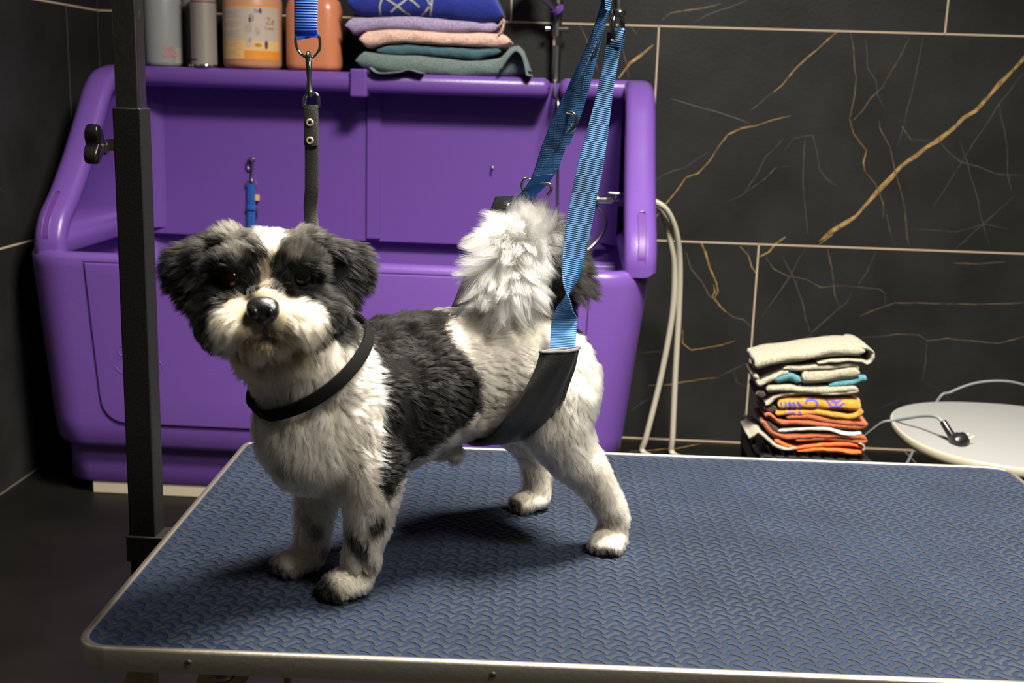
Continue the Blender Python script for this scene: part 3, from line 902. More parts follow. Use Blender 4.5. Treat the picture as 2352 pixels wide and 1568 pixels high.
for nm, c, R_, h, body, lab in (('dark', (-1.068, 3.3035), 0.034, 0.150, 'b_candark', 'dark plum aerosol can squeezed between grey bottle and silver can'), ('light', (-1.006, 3.215), 0.0345, 0.161, 'b_can', 'silver aerosol can with small printed text beside the peach bottle')):
    if nm == 'light': c = (-1.010, 3.208)
    cn = empty('aerosol_can', (*c, ZS), lab, 'can', None)
    b = MB()
    b.lathe((*c, ZS), [(R_ - 0.004, 0.0), (R_, 0.002), (R_, 0.006), (R_ - 0.001, 0.008)], 'chrome', 40)
    b.build('bottom_rim', parent=cn)
    b = MB(); b.lathe((*c, ZS + 0.008), [(R_, 0.0), (R_, h)], body, 48); b.build('body', parent=cn)
    b = MB(); b.lathe((*c, ZS + 0.008 + h), [(R_ + 0.0002, 0.0), (R_ + 0.0002, 0.003)], 'b_red', 48); b.build('red_band', parent=cn)
    b = MB(); b.lathe((*c, ZS + 0.011 + h), [(R_ - 0.001, 0.0), (R_ - 0.001, 0.035), (R_ - 0.006, 0.04)], 'b_cap', 40); b.build('cap', parent=cn)
    b = MB()
    if nm == 'light':
        for k in range(37):
            on_cyl(b, c, R_, [(0.04 + 0.02 * (k % 3 == 1), 1.05 + 0.1 * (k % 4 != 2), ZS + 0.012 + k * 0.0041, ZS + 0.0128 + k * 0.0041)], 'lab_text')
        for k in range(21):
            on_cyl(b, c, R_, [(-0.70, -0.22 - 0.1 * (k % 3 == 0), ZS + 0.016 + k * 0.0066, ZS + 0.0172 + k * 0.0066)], 'lab_text')
        on_cyl(b, c, R_, [(-0.06, -0.03, ZS + 0.01, ZS + 0.165)], 'lab_text'); on_cyl(b, c, R_, [(-1.2, -0.75, ZS + 0.018, ZS + 0.024), (-0.7, -0.3, ZS + 0.018, ZS + 0.022)], 'lab_dark')
    else:
        on_cyl(b, c, R_, [(-0.3, 0.6, ZS + 0.016, ZS + 0.022), (0.1, 0.5, ZS + 0.03, ZS + 0.04)], 'lab_dark')
    b.build('printing', parent=cn, smooth=False)
# peach bottle with the printed label
c, R_ = (-0.889, 3.256), 0.080
bt = empty('shampoo_bottle', (*c, ZS), 'wide peach shampoo bottle with white and orange label', 'bottle')
b = MB()
b.lathe((*c, ZS), [(0.066, 0.0), (0.076, 0.004), (0.080, 0.013), (0.080, 0.18), (0.074, 0.20), (0.03, 0.225), (0.028, 0.235)], 'b_peach', 56); b.build('body', parent=bt, angle=50)
b = MB(); b.lathe((*c, ZS + 0.235), [(0.031, 0.0), (0.031, 0.03), (0.026, 0.034)], 'lab_orange', 30); b.build('cap', parent=bt)
b = MB()
z0, z1 = ZS + 0.024, ZS + 0.166
on_cyl(b, c, R_, [(-1.15, 1.3, z0, z0 + 0.050)], 'lab_yellow', n=24)
on_cyl(b, c, R_, [(-1.15, 1.3, z0 + 0.050, z1 - 0.004)], 'lab_white', n=24)
on_cyl(b, c, R_, [(-1.15, 1.3, z1 - 0.004, z1)], 'lab_orange', n=24)
on_cyl(b, c, R_, [(-1.15, 1.3, z0, z0 + 0.003), (-0.02, 1.3, z0 + 0.003, z0 + 0.024)], 'lab_orange', 0.0007, n=20)
for k in range(30):
    if k % 6 == 5: continue
    on_cyl(b, c, R_, [(-0.95, -0.12 - 0.05 * (k % 4), z0 + 0.008 + k * 0.0042, z0 + 0.0088 + k * 0.0042)], 'lab_text', 0.0007)
for a, z, ra, rz, mm, sd in ((0.22, 0.094, 0.09, 0.011, 'lab_text', 1), (0.18, 0.090, 0.05, 0.006, 'lab_dark', 2), (0.12, 0.071, 0.13, 0.0125, 'lab_beige', 3), (0.42, 0.066, 0.08, 0.011, 'lab_beige', 4),
                             (0.44, 0.060, 0.05, 0.005, 'lab_text', 5), (0.14, 0.040, 0.10, 0.014, 'lab_white', 6), (0.16, 0.044, 0.06, 0.006, 'lab_text', 7), (0.72, 0.034, 0.065, 0.011, 'lab_dark', 8), (0.44, 0.033, 0.11, 0.005, 'lab_ochre', 9), (0.52, 0.112, 0.05, 0.006, 'lab_dark', 10)):
    blob(b, c, R_, a, z0 + z * 1.15, ra, rz * 1.1, mm, seed=sd)
letters(b, c, R_, 'Dog', 0.012, 0.32, z0 + 0.123, 'lab_blue'); letters(b, c, R_, 'Ze', 0.026, 0.70, z0 + 0.094, 'lab_ochre'); letters(b, c, R_, 'Cream', 0.011, 0.66, z0 + 0.080, 'lab_ochre')
b.build('label', parent=bt, smooth=False)
# salmon bottle, flattened
c = (-0.7175, 3.252)
bt = empty('conditioner_bottle', (*c, ZS), 'plain salmon-orange bottle standing behind the hanging leash', 'bottle')
b = MB()
rr = []
for d, z in ((0.016, 0.0), (0.006, 0.003), (0.001, 0.010), (0.0, 0.018), (0.0, 0.16), (0.006, 0.185), (0.04, 0.215)):
    rr.append(trect(ZS + z, c[0] - 0.0745 + d, c[0] + 0.0745 - d, c[1] - 0.050 + d, c[1] + 0.050 - d, 0.040 - d * 0.7, 8))
b.rings(rr, 'b_orange'); b.build('body', parent=bt, angle=60)
b = MB(); b.lathe((*c, ZS + 0.21), [(0.026, 0.0), (0.026, 0.03), (0.02, 0.034)], 'lab_white', 30); b.build('cap', parent=bt)


# ================================================================== folded towels on the ledge
def vnoise(p, f, seed=0):
    """smooth value made of a few sines, -1..1"""
    r = np.random.default_rng(seed)
    p = np.asarray(p, float) * f
    out = np.zeros(p.shape[:-1])
    for k in range(6):
        d = r.normal(0, 1, p.shape[-1]) * (0.6 + 0.35 * k)
        out += np.sin(p @ d + r.uniform(0, 6.28)) / (1 + 0.4 * k)
    return out / 3.2


def towel(name, top, bot, y0, y1, m_, label, seed, round_=0.5, layers=0, group=None):
    """folded towel: top and bottom outlines of its front edge, depth y0..y1; the fold faces the room"""
    xs = np.linspace(0, 1, 44)

    def outline(pts):
        P = np.array([at(px, py, y0 + 0.012)[[0, 2]] for px, py in pts])
        return P

    A, B = outline(top), outline(bot)
    xa, xb = (A[0, 0] + B[0, 0]) / 2, (A[-1, 0] + B[-1, 0]) / 2
    rings = []
    for u in xs:
        x = xa + (xb - xa) * u
        zt_ = np.interp(x, A[:, 0], A[:, 1])
        zb = np.interp(x, B[:, 0], B[:, 1])
        e = min(1.0, math.sqrt(max(0.02, min(u, 1 - u) / 0.035)))
        mid, hh = (zt_ + zb) / 2, (zt_ - zb) / 2 * e
        ring_ = []
        hh = max(hh, 0.002)
        for y, s in [(y0 + hh * (1 - math.cos(t)) * 0.9, math.sin(t)) for t in np.linspace(-math.pi / 2, math.pi / 2, 13)] + [(yy, 1.0) for yy in np.linspace(y0 + hh + 0.02, y1, 5)] + [(yy, -1.0) for yy in np.linspace(y1, y0 + hh + 0.02, 5)]:
            ring_.append((x, y, mid + s * hh))
        rings.append(ring_)
    P = np.array(rings)
    n1 = vnoise(P, 45, seed) * 0.0040 + vnoise(P, 150, seed + 1) * 0.0022
    P[..., 1] += n1 * np.where(np.arange(P.shape[1]) < 13, 1, 0)[None, :]
    P[..., 2] += (vnoise(P, 60, seed + 2) * 0.0012)
    mb = MB()
    mb.rings([list(map(tuple, r)) for r in P], m_)
    o = mb.build(name, angle=80)
    return tag(o, label, 'towel', group)


TG = None
t1 = towel('folded_towel', [(818, 128), (835, 118), (880, 125), (960, 128), (1060, 139), (1110, 140), (1150, 132), (1172, 107), (1190, 104), (1204, 118), (1212, 150)], [(818, 150), (845, 160), (900, 168), (960, 173), (1060, 177), (1110, 175), (1150, 176), (1172, 175), (1190, 174), (1204, 174), (1220, 174)], 3.175, 3.36, 't_grey', 'grey-green towel at the bottom of the stack on the tub ledge', 11)
b = MB()
# the loose tongue under its left end and the rolled flap at its right end
pt = [at(*p, 3.168) for p in [(852, 156), (872, 168), (920, 166), (940, 160), (965, 167), (975, 168)]]
b.strap(spline(pt, 6), (0, 1, 0.0), 0.05, 0.004, 't_grey')
b.build('loose_edge', parent=t1)
b = MB()
pt = [at(*p, 3.19) for p in [(1152, 158), (1168, 134), (1186, 118), (1200, 128), (1207, 150), (1212, 172), (1222, 174)]]
b.strap(spline(pt, 6), (0, 1, 0), 0.10, 0.006, 't_grey'); b.build('rolled_flap', parent=t1)
towel('folded_towel', [(868, 112), (890, 106), (940, 103), (1000, 107), (1060, 110), (1100, 113), (1150, 111)], [(868, 120), (890, 125), (920, 127), (960, 126), (1010, 130), (1060, 134), (1095, 138), (1118, 130), (1150, 124)], 3.19, 3.36, 't_teal', 'dark teal towel between the pink and grey-green towels', 21)
t3 = towel('folded_towel', [(827, 82), (840, 72), (900, 66), (960, 70), (1040, 77), (1100, 75), (1150, 78), (1172, 84)], [(827, 98), (845, 111), (865, 106), (885, 100), (930, 97), (985, 101), (1040, 104), (1090, 107), (1145, 109), (1172, 106)], 3.178, 3.36, 't_pink', 'pale pink fluffy towel in the middle of the stack', 31)
t4 = towel('folded_towel', [(795, 55), (805, 41), (860, 40), (950, 37), (1020, 44), (1085, 50), (1105, 54), (1130, 52), (1146, 50)], [(795, 62), (812, 80), (835, 72), (870, 68), (920, 67), (1000, 74), (1060, 76), (1085, 72), (1120, 74), (1144, 72)], 3.18, 3.36, 't_lav', 'lavender towel lying under the royal blue one', 41)
b = MB()
b.strap(spline([at(*p, 3.20) for p in [(1146, 62), (1158, 46), (1157, 58), (1153, 72), (1147, 80)]], 6), (0, 1, 0), 0.06, 0.004, 't_pink'); b.build('curled_corner', parent=t3)
t5 = towel('folded_towel', [(801, -14), (815, -30), (900, -32), (1000, -30), (1090, -28), (1130, -20), (1152, 20)], [(801, 26), (815, 33), (870, 37), (950, 35), (1010, 40), (1060, 47), (1100, 51), (1130, 49), (1154, 46)], 3.172, 3.36, 't_blue', 'royal blue towel with white line print on top of the stack', 51)
bpy.context.view_layer.update()


def bvh_of(o):
    dg = bpy.context.evaluated_depsgraph_get()
    return BVHTree.FromObject(o, dg)


def printed(parent, strokes, w, m_, yface, name='printed_pattern', eps=0.0006):
    """flat strokes laid on a towel's front by casting them along +y onto it"""
    tr = bvh_of(parent)
    mb = MB()
    for st in strokes:
        ww = w
        if isinstance(st, tuple): st, ww = st
        P = np.array([at(px, py, yface)[[0, 2]] for px, py in st])
        S = [np.array(p) for p in spline([(p[0], p[1], 0) for p in P], 6)]
        S = np.array(S)[:, :2]
        t = np.gradient(S, axis=0)
        t /= np.linalg.norm(t, axis=1)[:, None] + 1e-9
        nn = np.stack([-t[:, 1], t[:, 0]], 1) * ww / 2
        rows = []
        for k in (-1, 0, 1):
            row = []
            for p in S + nn * k:
                hit = tr.ray_cast(Vector((p[0], yface - 0.2, p[1])), Vector((0, 1, 0)))
                row.append((p[0], (hit[0].y if hit[0] else None), p[1]))
            rows.append(row)
        n = len(S)
        ok = [all(r[i][1] is not None for r in rows) for i in range(n)]
        b0 = len(mb.v)
        vs = [(x, (y if y is not None else yface) - eps, z) for r in rows for x, y, z in r]
        fs = [(l * n + i, l * n + i + 1, (l + 1) * n + i + 1, (l + 1) * n + i) for l in range(2) for i in range(n - 1) if ok[i] and ok[i + 1]]
        mb.add(vs, fs, m_)
    return mb.build(name, parent=parent, angle=80)


VB = lambda s: [(780 + x / 5.113, y / 5.113) for x, y in s]
printed(t5, [VB(s) for s in ([(520, -40), (500, 0), (478, 70), (470, 172)], [(540, -30), (580, 5), (680, 72), (770, 145), (845, 180)], [(598, 145), (680, 75), (740, 35), (800, -20)], [(830, -10), (880, 30), (940, 85)],
                             [(930, 186), (990, 150), (1055, 82)], [(1092, -20), (1080, 90), (1062, 186)], [(1035, 0), (1060, 45), (1085, 60)])], 0.0052, 't_print', 3.18, 'white_line_print', 0.0012)

# ================================================================== low crate with the pile of cloths by the wall
CZ = 0.250
crate = empty('plastic_crate', (0.56, 2.60, 0), 'low black slatted plastic crate carrying the folded cloths', 'crate')
cx0, cx1, cy0, cy1 = 0.436, 0.678, 2.455, 2.745
for x in (cx0 + 0.01, cx1 - 0.01):
    for y in (cy0 + 0.01, cy1 - 0.01):
        b = MB(); b.box((x, y, CZ / 2 - 0.005), (0.022, 0.022, CZ - 0.012), 'crate'); b.build('corner_post', parent=crate, bevel=0.002)
b = MB()
for z in (0.03, 0.09, 0.15, 0.205):
    for y in (cy0 + 0.004, cy1 - 0.004): b.box(((cx0 + cx1) / 2, y, z), (cx1 - cx0, 0.007, 0.032), 'crate')
    for x in (cx0 + 0.004, cx1 - 0.004): b.box((x, (cy0 + cy1) / 2, z), (0.007, cy1 - cy0, 0.032), 'crate')
b.build('slatted_sides', parent=crate, bevel=0.001)
b = MB()
for k in range(9):
    b.box((cx0 + 0.015 + k * (cx1 - cx0 - 0.03) / 8, (cy0 + cy1) / 2, CZ - 0.006), (0.018, cy1 - cy0 - 0.004, 0.010), 'crate')
for y in (cy0 + 0.012, (cy0 + cy1) / 2, cy1 - 0.012): b.box(((cx0 + cx1) / 2, y, CZ - 0.010), (cx1 - cx0, 0.02, 0.012), 'crate')
b.build('slatted_top', parent=crate, bevel=0.001)
b = MB()
b.box((cx0 + 0.006, cy1 + 0.004, (CZ + 0.01) / 2), (0.012, 0.010, CZ + 0.01), 'crate'); b.build('side_rail', parent=crate, bevel=0.001)


def sheet(mb, pts, y0, y1, th, m_, seed=0, wob=0.004, nw=9):
    """a sheet of cloth: profile through the survey points (x, z at the front), run back from y0 to y1"""
    P = np.array([at(px, py, y0)[[0, 2]] for px, py in pts])
    S = np.array([p[:2] for p in spline([(p[0], p[1], 0) for p in P], 7)])
    t = np.gradient(S, axis=0)
    t /= np.linalg.norm(t, axis=1)[:, None] + 1e-9
    nn = np.stack([-t[:, 1], t[:, 0]], 1)
    L = len(S)
    ends = np.minimum(1.0, np.minimum(np.arange(L), np.arange(L)[::-1]) / 2.0 + 0.25)
    ring_pts = [S + nn * th / 2 * ends[:, None], S - nn * th / 2 * ends[:, None]]
    loop = np.concatenate([ring_pts[0], ring_pts[1][::-1]])
    rings = []
    rows = [(y0, 0.30), (y0 + th * 0.10, 0.62), (y0 + th * 0.28, 0.88), (y0 + th * 0.5, 1.0)] + [(y, 1.0) for y in np.linspace(y0 + th * 0.5 + 0.012, y1 - th * 0.3, nw - 4)] + [(y1, 0.5)]
    nw = len(rows)
    SS = np.concatenate([S, S[::-1]])
    for y, sc in rows:
        q_ = np.stack([loop[:, 0], np.full(len(loop), y), loop[:, 1]], 1)
        q_[:, 0] = SS[:, 0] + (q_[:, 0] - SS[:, 0]) * sc
        q_[:, 2] = SS[:, 1] + (q_[:, 2] - SS[:, 1]) * sc
        q_[:, 2] += vnoise(q_, 26, seed) * wob * 0.5
        q_[:, 1] += vnoise(np.stack([loop[:, 0], loop[:, 1] * 2], 1), 40, seed + 3) * wob * 1.4
        q_ += (np.stack([vnoise(q_, 120, seed + 5), vnoise(q_, 120, seed + 6), vnoise(q_, 120, seed + 7)], 1)) * 0.0011
        rings.append(q_)
    n = len(loop)
    b0 = len(mb.v)
    mb.rings([list(map(tuple, r)) for r in rings], m_, caps=False)
    # close front and back with quads across the thickness
    for base, fl_ in ((0, False), ((nw - 1) * n, True)):
        fs = [(base + i, base + i + 1, base + n - 2 - i, base + n - 1 - i) for i in range(L - 1)]
        mb.add([], [], m_)
        for f in fs:
            mb.f.append([b0 + i for i in (f if not fl_ else f[::-1])])
            mb.mi.append(mb.mat(m_))
    return mb


VC = lambda *s: [(1700 + x / 5.6, 780 + y / 5.6) for x, y in s]
Y0, Y1 = 2.462, 2.585


def clothes(name, parts, label, cat='cloth'):
    root = None
    for i, (nm, sheets) in enumerate(parts):
        mb = MB()
        for pts, th, m_, dy, sd in sheets: sheet(mb, pts, Y0 + dy, Y1 + dy * 0.3, th, m_, sd)
        o = mb.build(name if i == 0 else nm, parent=root, angle=70)
        if i == 0: root = o
    return tag(root, label, cat)


clothes('folded_cloth', [('a', [(VC((450, 1290), (560, 1350), (720, 1400), (900, 1375), (1200, 1350), (1450, 1350), (1570, 1375)), 0.0090, 't_orange', 0, 1), (VC((740, 1435), (1000, 1418), (1300, 1440), (1480, 1458), (1555, 1452)), 0.0105, 't_orange', -0.001, 2), (VC((1480, 1352), (1570, 1370), (1590, 1410), (1560, 1448)), 0.007, 't_orange', 0.002, 19)]),
                         ('pale_border', [(VC((110, 1275), (160, 1245), (225, 1190), (300, 1230), (380, 1300), (470, 1370), (600, 1408), (735, 1398)), 0.0075, 't_cream', -0.004, 3)]),
                         ('pale_corner', [(VC((1525, 1340), (1585, 1362), (1598, 1400), (1580, 1430)), 0.0045, 't_cream', -0.004, 4)])],
        'bright orange cloth with pale border at the bottom of the pile on the crate')
clothes('folded_cloth', [('a', [(VC((330, 1010), (380, 985), (480, 1060), (620, 1090)), 0.012, 't_rust', 0, 5), (VC((600, 1005), (900, 1005), (1200, 1050), (1560, 1085), (1635, 1110)), 0.0125, 't_rust', 0.001, 6), (VC((520, 1085), (720, 1075), (900, 1080), (1200, 1120), (1560, 1140), (1630, 1115)), 0.0100, 't_rust', -0.001, 25),
                                (VC((290, 1060), (340, 1130), (420, 1205), (560, 1245), (900, 1240), (1200, 1245), (1500, 1262), (1625, 1275)), 0.0105, 't_rust', 0.001, 26), (VC((720, 1305), (1000, 1288), (1300, 1298), (1560, 1312), (1630, 1285)), 0.0095, 't_rust', 0, 27)]),
                         ('white_lining', [(VC((500, 1178), (700, 1168), (950, 1152), (1130, 1158), (1300, 1205), (1450, 1225), (1570, 1210)), 0.0080, 't_print', -0.002, 7)]),
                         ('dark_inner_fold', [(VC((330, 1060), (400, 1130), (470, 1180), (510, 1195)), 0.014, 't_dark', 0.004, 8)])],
        'rust brown cloth with white lining folded under the mustard cloth')
mc = clothes('folded_cloth', [('a', [(VC((490, 850), (620, 838), (900, 828), (1200, 835), (1450, 850), (1560, 870)), 0.0260, 't_must', 0, 9), (VC((460, 955), (620, 945), (900, 935), (1200, 965), (1420, 1000), (1530, 960), (1560, 900)), 0.0135, 't_must', -0.001, 29)]),
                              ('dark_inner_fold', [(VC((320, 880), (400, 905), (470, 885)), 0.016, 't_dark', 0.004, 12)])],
             'mustard yellow cloth with violet sun and leaf print in the pile')
clothes('folded_cloth', [('a', [(VC((330, 835), (400, 790), (480, 740), (600, 710), (800, 690), (1100, 690), (1450, 690), (1525, 655)), 0.0095, 't_cream', 0, 10), (VC((340, 650), (450, 640), (650, 635), (800, 660), (1100, 660), (1300, 640), (1520, 630)), 0.0150, 't_cream', -0.001, 30)]),
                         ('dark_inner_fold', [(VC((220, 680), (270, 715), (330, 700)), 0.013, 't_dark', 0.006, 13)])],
        'cream cloth folded double lying directly on the mustard cloth')
clothes('folded_cloth', [('a', [(VC((195, 450), (220, 530), (255, 585), (330, 540), (480, 470), (620, 405)), 0.0110, 't_cream', 0.004, 11), (VC((560, 385), (800, 375), (1200, 350), (1450, 325), (1530, 380)), 0.0120, 't_cream', 0.004, 31), (VC((800, 480), (900, 490), (1150, 475), (1350, 455), (1540, 425)), 0.0290, 't_cream', -0.002, 14)]),
                         ('aqua_lining', [(VC((450, 540), (560, 500), (660, 490), (780, 535)), 0.0170, 't_aqua', 0.003, 15)]), ('aqua_lining', [(VC((1150, 590), (1400, 560), (1560, 505), (1630, 505)), 0.0140, 't_aqua', 0.004, 16)])],
        'crumpled cream cloth with aqua lining showing, second from the top of the pile')
clothes('folded_cloth', [('a', [(VC((190, 325), (300, 300), (600, 250), (900, 205), (1300, 150), (1600, 140)), 0.0220, 't_cream', 0, 17), (VC((1500, 90), (1640, 120), (1712, 180), (1700, 270), (1640, 310), (1540, 275), (1300, 272), (1000, 305)), 0.0065, 't_cream', -0.001, 18)])],
        'plain cream cloth tilted on top of the pile on the crate')
bpy.context.view_layer.update()
VM = VC
printed(mc, [(VM(*s), w) for s, w in ((((480, 905), (520, 860), (520, 790)), .003), (((545, 900), (580, 860), (575, 785)), .004), (((620, 905), (640, 860), (625, 785)), .006), (((690, 900), (700, 850), (670, 785)), .006),
                                      (((730, 780), (790, 850), (870, 885), (950, 860), (985, 800), (930, 765), (850, 775), (840, 800)), .0045), (((1225, 930), (1230, 850), (1210, 770)), .005),
                                      (((1225, 860), (1170, 840), (1100, 760)), .004), (((1230, 860), (1290, 830), (1330, 800)), .004), (((1225, 910), (1170, 880), (1130, 900)), .004), (((1235, 910), (1290, 870), (1330, 890)), .004), (((1220, 800), (1160, 780)), .004), (((1230, 800), (1300, 770)), .004),
                                      (((570, 940), (590, 985)), .004), (((570, 940), (690, 925)), .003), (((690, 925), (690, 970)), .003), (((750, 905), (765, 950)), .005))], 0.004, 't_viol', 2.47, 'violet_print', 0.0010)

# ================================================================== white stool with the power cord
stool = empty('stool', (1.0, 2.545, 0), 'low white rounded stool with ivory edge at right beyond the table', 'stool')


def squircle(cx, cy, a, b_, n, z, k=64):
    out = []
    for t in np.linspace(0, 2 * math.pi, k, endpoint=False):
        cs, sn = math.cos(t), math.sin(t)
        out.append((cx + a * abs(cs) ** (2 / n) * (1 if cs >= 0 else -1), cy + b_ * abs(sn) ** (2 / n) * (1 if sn >= 0 else -1), z))
    return out


SZ = 0.30
b = MB()
b.rings([squircle(1.003, 2.545, 0.256 + d, 0.268 + d, 2.35, SZ + z) for d, z in ((-0.006, -0.022), (-0.002, -0.0205), (0.0, -0.018), (0.0, -0.003), (-0.0015, -0.0008), (-0.0035, 0.0))], 'white_edge', caps=True)
b.rings([squircle(1.003, 2.545, 0.256 + d, 0.268 + d, 2.35, SZ + z) for d, z in ((-0.0042, -0.001), (-0.0042, 0.0003), (-0.006, 0.0005))], 'white_lam')
b.build('seat_top', parent=stool, angle=50)
for x, y in ((0.86, 2.40), (1.15, 2.40), (0.86, 2.69), (1.15, 2.69)):
    b = MB(); b.tube([(x, y, 0.0), (1.003 + (x - 1.003) * 0.8, 2.545 + (y - 2.545) * 0.8, SZ - 0.022)], [0.012, 0.016], 'white_edge', 16); b.build('leg', parent=stool)

cord = empty('power_cord', (0.9, 2.5, SZ + 0.0005), 'grey power cord with black plug lying over the white stool', 'power cord')
zt_ = SZ + 0.0006
W_ = lambda px, py, Y: at(px, py, Y)
b = MB()
pc_ = [W_(2165, 968, 2.475), W_(2150, 957, 2.49), W_(2120, 955, 2.53), W_(2085, 960, 2.565), W_(2055, 966, 2.60), W_(2020, 975, 2.63)]
pc_ += [np.array((0.70, 2.70, 0.20)), np.array((0.72, 2.80, 0.06)), np.array((0.82, 2.90, 0.012)), np.array((0.90, 2.98, 0.06))]
pc_ += [W_(2150, 925, 2.98), W_(2185, 900, 2.99), W_(2240, 880, 3.0), W_(2300, 875, 3.0), W_(2352, 884, 3.0), W_(2440, 915, 3.0)]
e = pc_[-1]
pc_ += [np.array((e[0] + 0.12, 3.0, e[2] - 0.09)), np.array((e[0] + 0.22, 3.0, 0.02)), np.array((e[0] + 0.34, 3.0, 0.006))]
b.tube(spline(pc_, 10), 0.0036, 'cord', 12)
b.build('cable', parent=cord)
b = MB()
p0, p1 = W_(2165, 967, 2.475), W_(2187, 1002, 2.455)
b.tube([p0, p0 + (p1 - p0) * 0.1, p1], [0.0062, 0.0075, 0.0085], 'black_plastic', 16)
pc2 = W_(2203, 1013, 2.435)
ax = np.array((0.70, 0.25, 0.30)); ax /= np.linalg.norm(ax)
b.tube([pc2 - ax * 0.016, pc2 - ax * 0.013, pc2 - ax * 0.002, pc2 + ax * 0.004, pc2 + ax * 0.006, pc2 + ax * 0.014, pc2 + ax * 0.016], [0.010, 0.0185, 0.0205, 0.0195, 0.0165, 0.0155, 0.0145], 'black_plastic', 28)
plug = b.build('plug', parent=cord, angle=40)
sd = np.cross(ax, (0, 0, 1)); sd /= np.linalg.norm(sd)
for k in (-1, 1):
    b = MB(); b.tube([pc2 + ax * 0.014 + sd * 0.0095 * k * 0.9, pc2 + ax * 0.031 + sd * 0.0095 * k * 0.9], 0.0023, 'brass', 12); b.build('pin', parent=plug)

# ================================================================== neck leash hanging from the overhead bar
LY = 1.08
leash = empty('grooming_leash', (-0.245, 1.19, 1.60), 'bright blue and black leather grooming leash running to the dog collar', 'leash')
cx = lambda px, py: at(px, py, LY)
b = MB()
top = [np.array((-0.245, 1.19, 1.6355)), np.array((-0.245, 1.175, 1.634)), np.array((-0.245, 1.170, 1.60)), np.array((-0.2455, 1.12, 1.30)), cx(704, 0), cx(706, 84)]
b.strap(spline(top, 8), (1, 0, 0), 0.0205, 0.0028, 'strap_leash')
b.strap([np.array((-0.245, 1.19, 1.6355)), np.array((-0.245, 1.207, 1.634)), np.array((-0.245, 1.208, 1.60)), np.array((-0.245, 1.18, 1.55))], (1, 0, 0), 0.0205, 0.0028, 'strap_leash')
b.strap([cx(703, -40) + (-0.0016, 0.005, 0), cx(703, 0) + (-0.0018, 0.0055, 0), cx(704, 80) + (-0.0018, 0.004, 0), cx(706, 85)], (1, 0, 0), 0.0205, 0.0028, 'strap_leash')
b.build('webbing', parent=leash)
b = MB()
# D ring: straight bar through the webbing, bow below
q_ = [(682, 80), (679, 86), (680, 103), (688, 120), (702, 131), (712, 133), (724, 128), (733, 115), (735, 98), (733, 84)]
P = [cx(*p) for p in q_]
b.tube(spline(P, 6), 0.00135, 'chrome', 12); b.tube([P[0], cx(706, 81) + (0, 0.002, 0), P[-1]], 0.0013, 'chrome', 10); b.build('d_ring', parent=leash)
b = MB()
b.tube(spline([cx(709, 131) + (0, 0.004, 0), cx(709, 124) + (0, 0.002, 0), cx(709, 121) + (0, -0.001, 0), cx(709, 126) + (0, -0.005, 0), cx(708, 140) + (0, -0.004, 0), cx(709, 158) + (0, -0.002, 0)], 6), 0.0017, 'dark_steel', 12)
b.tube([cx(709, 140) + (0, 0.003, 0), cx(709, 160)], [0.0022, 0.0027], 'dark_steel', 14); b.tube([cx(709, 158), cx(710, 180), cx(711, 205), cx(712, 212)], [0.0027, 0.0020, 0.0028, 0.0034], 'dark_steel', 16)
b.tube([cx(703, 157), cx(705, 157)], 0.0012, 'dark_steel', 8)
b.tube([cx(712, 212), cx(712, 222)], [0.0026, 0.0026], 'dark_steel', 14)
b.build('snap_hook', parent=leash)
b = MB()
q_ = [(699, 246), (700, 224), (705, 217), (714, 214), (727, 216), (731, 221), (732, 246)]
b.tube([cx(*p) for p in q_], 0.00165, 'chrome', 10); b.tube([cx(699, 245), cx(732, 245)], 0.0015, 'chrome', 10); b.build('swivel_buckle', parent=leash)
b = MB()
end = np.array((-0.2265, 1.060, 0.820))
lp = [cx(715, 243), cx(716, 340), cx(716, 430), cx(715, 505), end]
b.strap(spline(lp, 10), (1, 0, 0), 0.0128, 0.0022, 'strap_leather')
b.strap([cx(715, 241) + (0, -0.0018, 0), cx(715, 250) + (0, -0.0026, 0), cx(716, 334) + (0, -0.0024, 0)], (1, 0, 0), 0.0128, 0.0024, 'strap_leather')
st_ = b.build('leather_strap', parent=leash)
for py in (281, 322):
    b = MB()
    c = cx(714, py) + np.array((0, -0.0040, 0))
    ring_ = []
    for r_, d in ((0.0036, 0.0), (0.0035, -0.0008), (0.0028, -0.0012), (0.0017, -0.0008), (0.0014, 0.0004)):
        ring_.append([c + np.array((r_ * math.cos(a), d, r_ * math.sin(a))) for a in np.linspace(0, 2 * math.pi, 20, endpoint=False)])
    b.rings(ring_[:4], 'brass')
    b.rings([[c + np.array((0.0016 * math.cos(a), -0.0009 - e_, 0.0016 * math.sin(a))) for a in np.linspace(0, 2 * math.pi, 16, endpoint=False)] for e_ in (-0.0005, 0.0)], 'black_paint')
    b.build('rivet', parent=st_)

# ================================================================== short leash on its hook inside the tub
tl = empty('short_leash', (-0.90, 3.26, 0.81), 'short blue leash with snap hook hanging on the tub back', 'leash')
ty_ = 3.262
h = lambda px, py, dy=0.0: at(px, py, ty_ + dy)
b = MB()
b.tube(spline([h(582, 375), h(583, 365), h(576, 362), h(569, 368), h(568, 382), h(574, 388), h(580, 384)], 5), 0.0022, 'dark_steel', 10)
b.tube([h(578, 366), h(580, 384), h(578, 410), h(578, 414)], [0.002, 0.003, 0.002, 0.004], 'dark_steel', 12); b.build('snap_hook', parent=tl)
b = MB(); b.tube([h(565, 426), h(567, 416), h(588, 415), h(590, 426)], 0.0018, 'dark_steel', 8); b.build('ring', parent=tl)
b = MB(); b.strap([h(577, 422), h(577, 470), h(577, 474, -0.006), h(577, 480, -0.006), h(577, 482, 0), h(577, 560), h(577, 600)], (1, 0, 0), 0.0235, 0.004, 'strap_tub'); b.build('webbing', parent=tl)
b = MB(); b.box(h(591, 454), (0.012, 0.006, 0.017), 'lab_yellow'); b.build('care_tag', parent=tl, bevel=0.001)
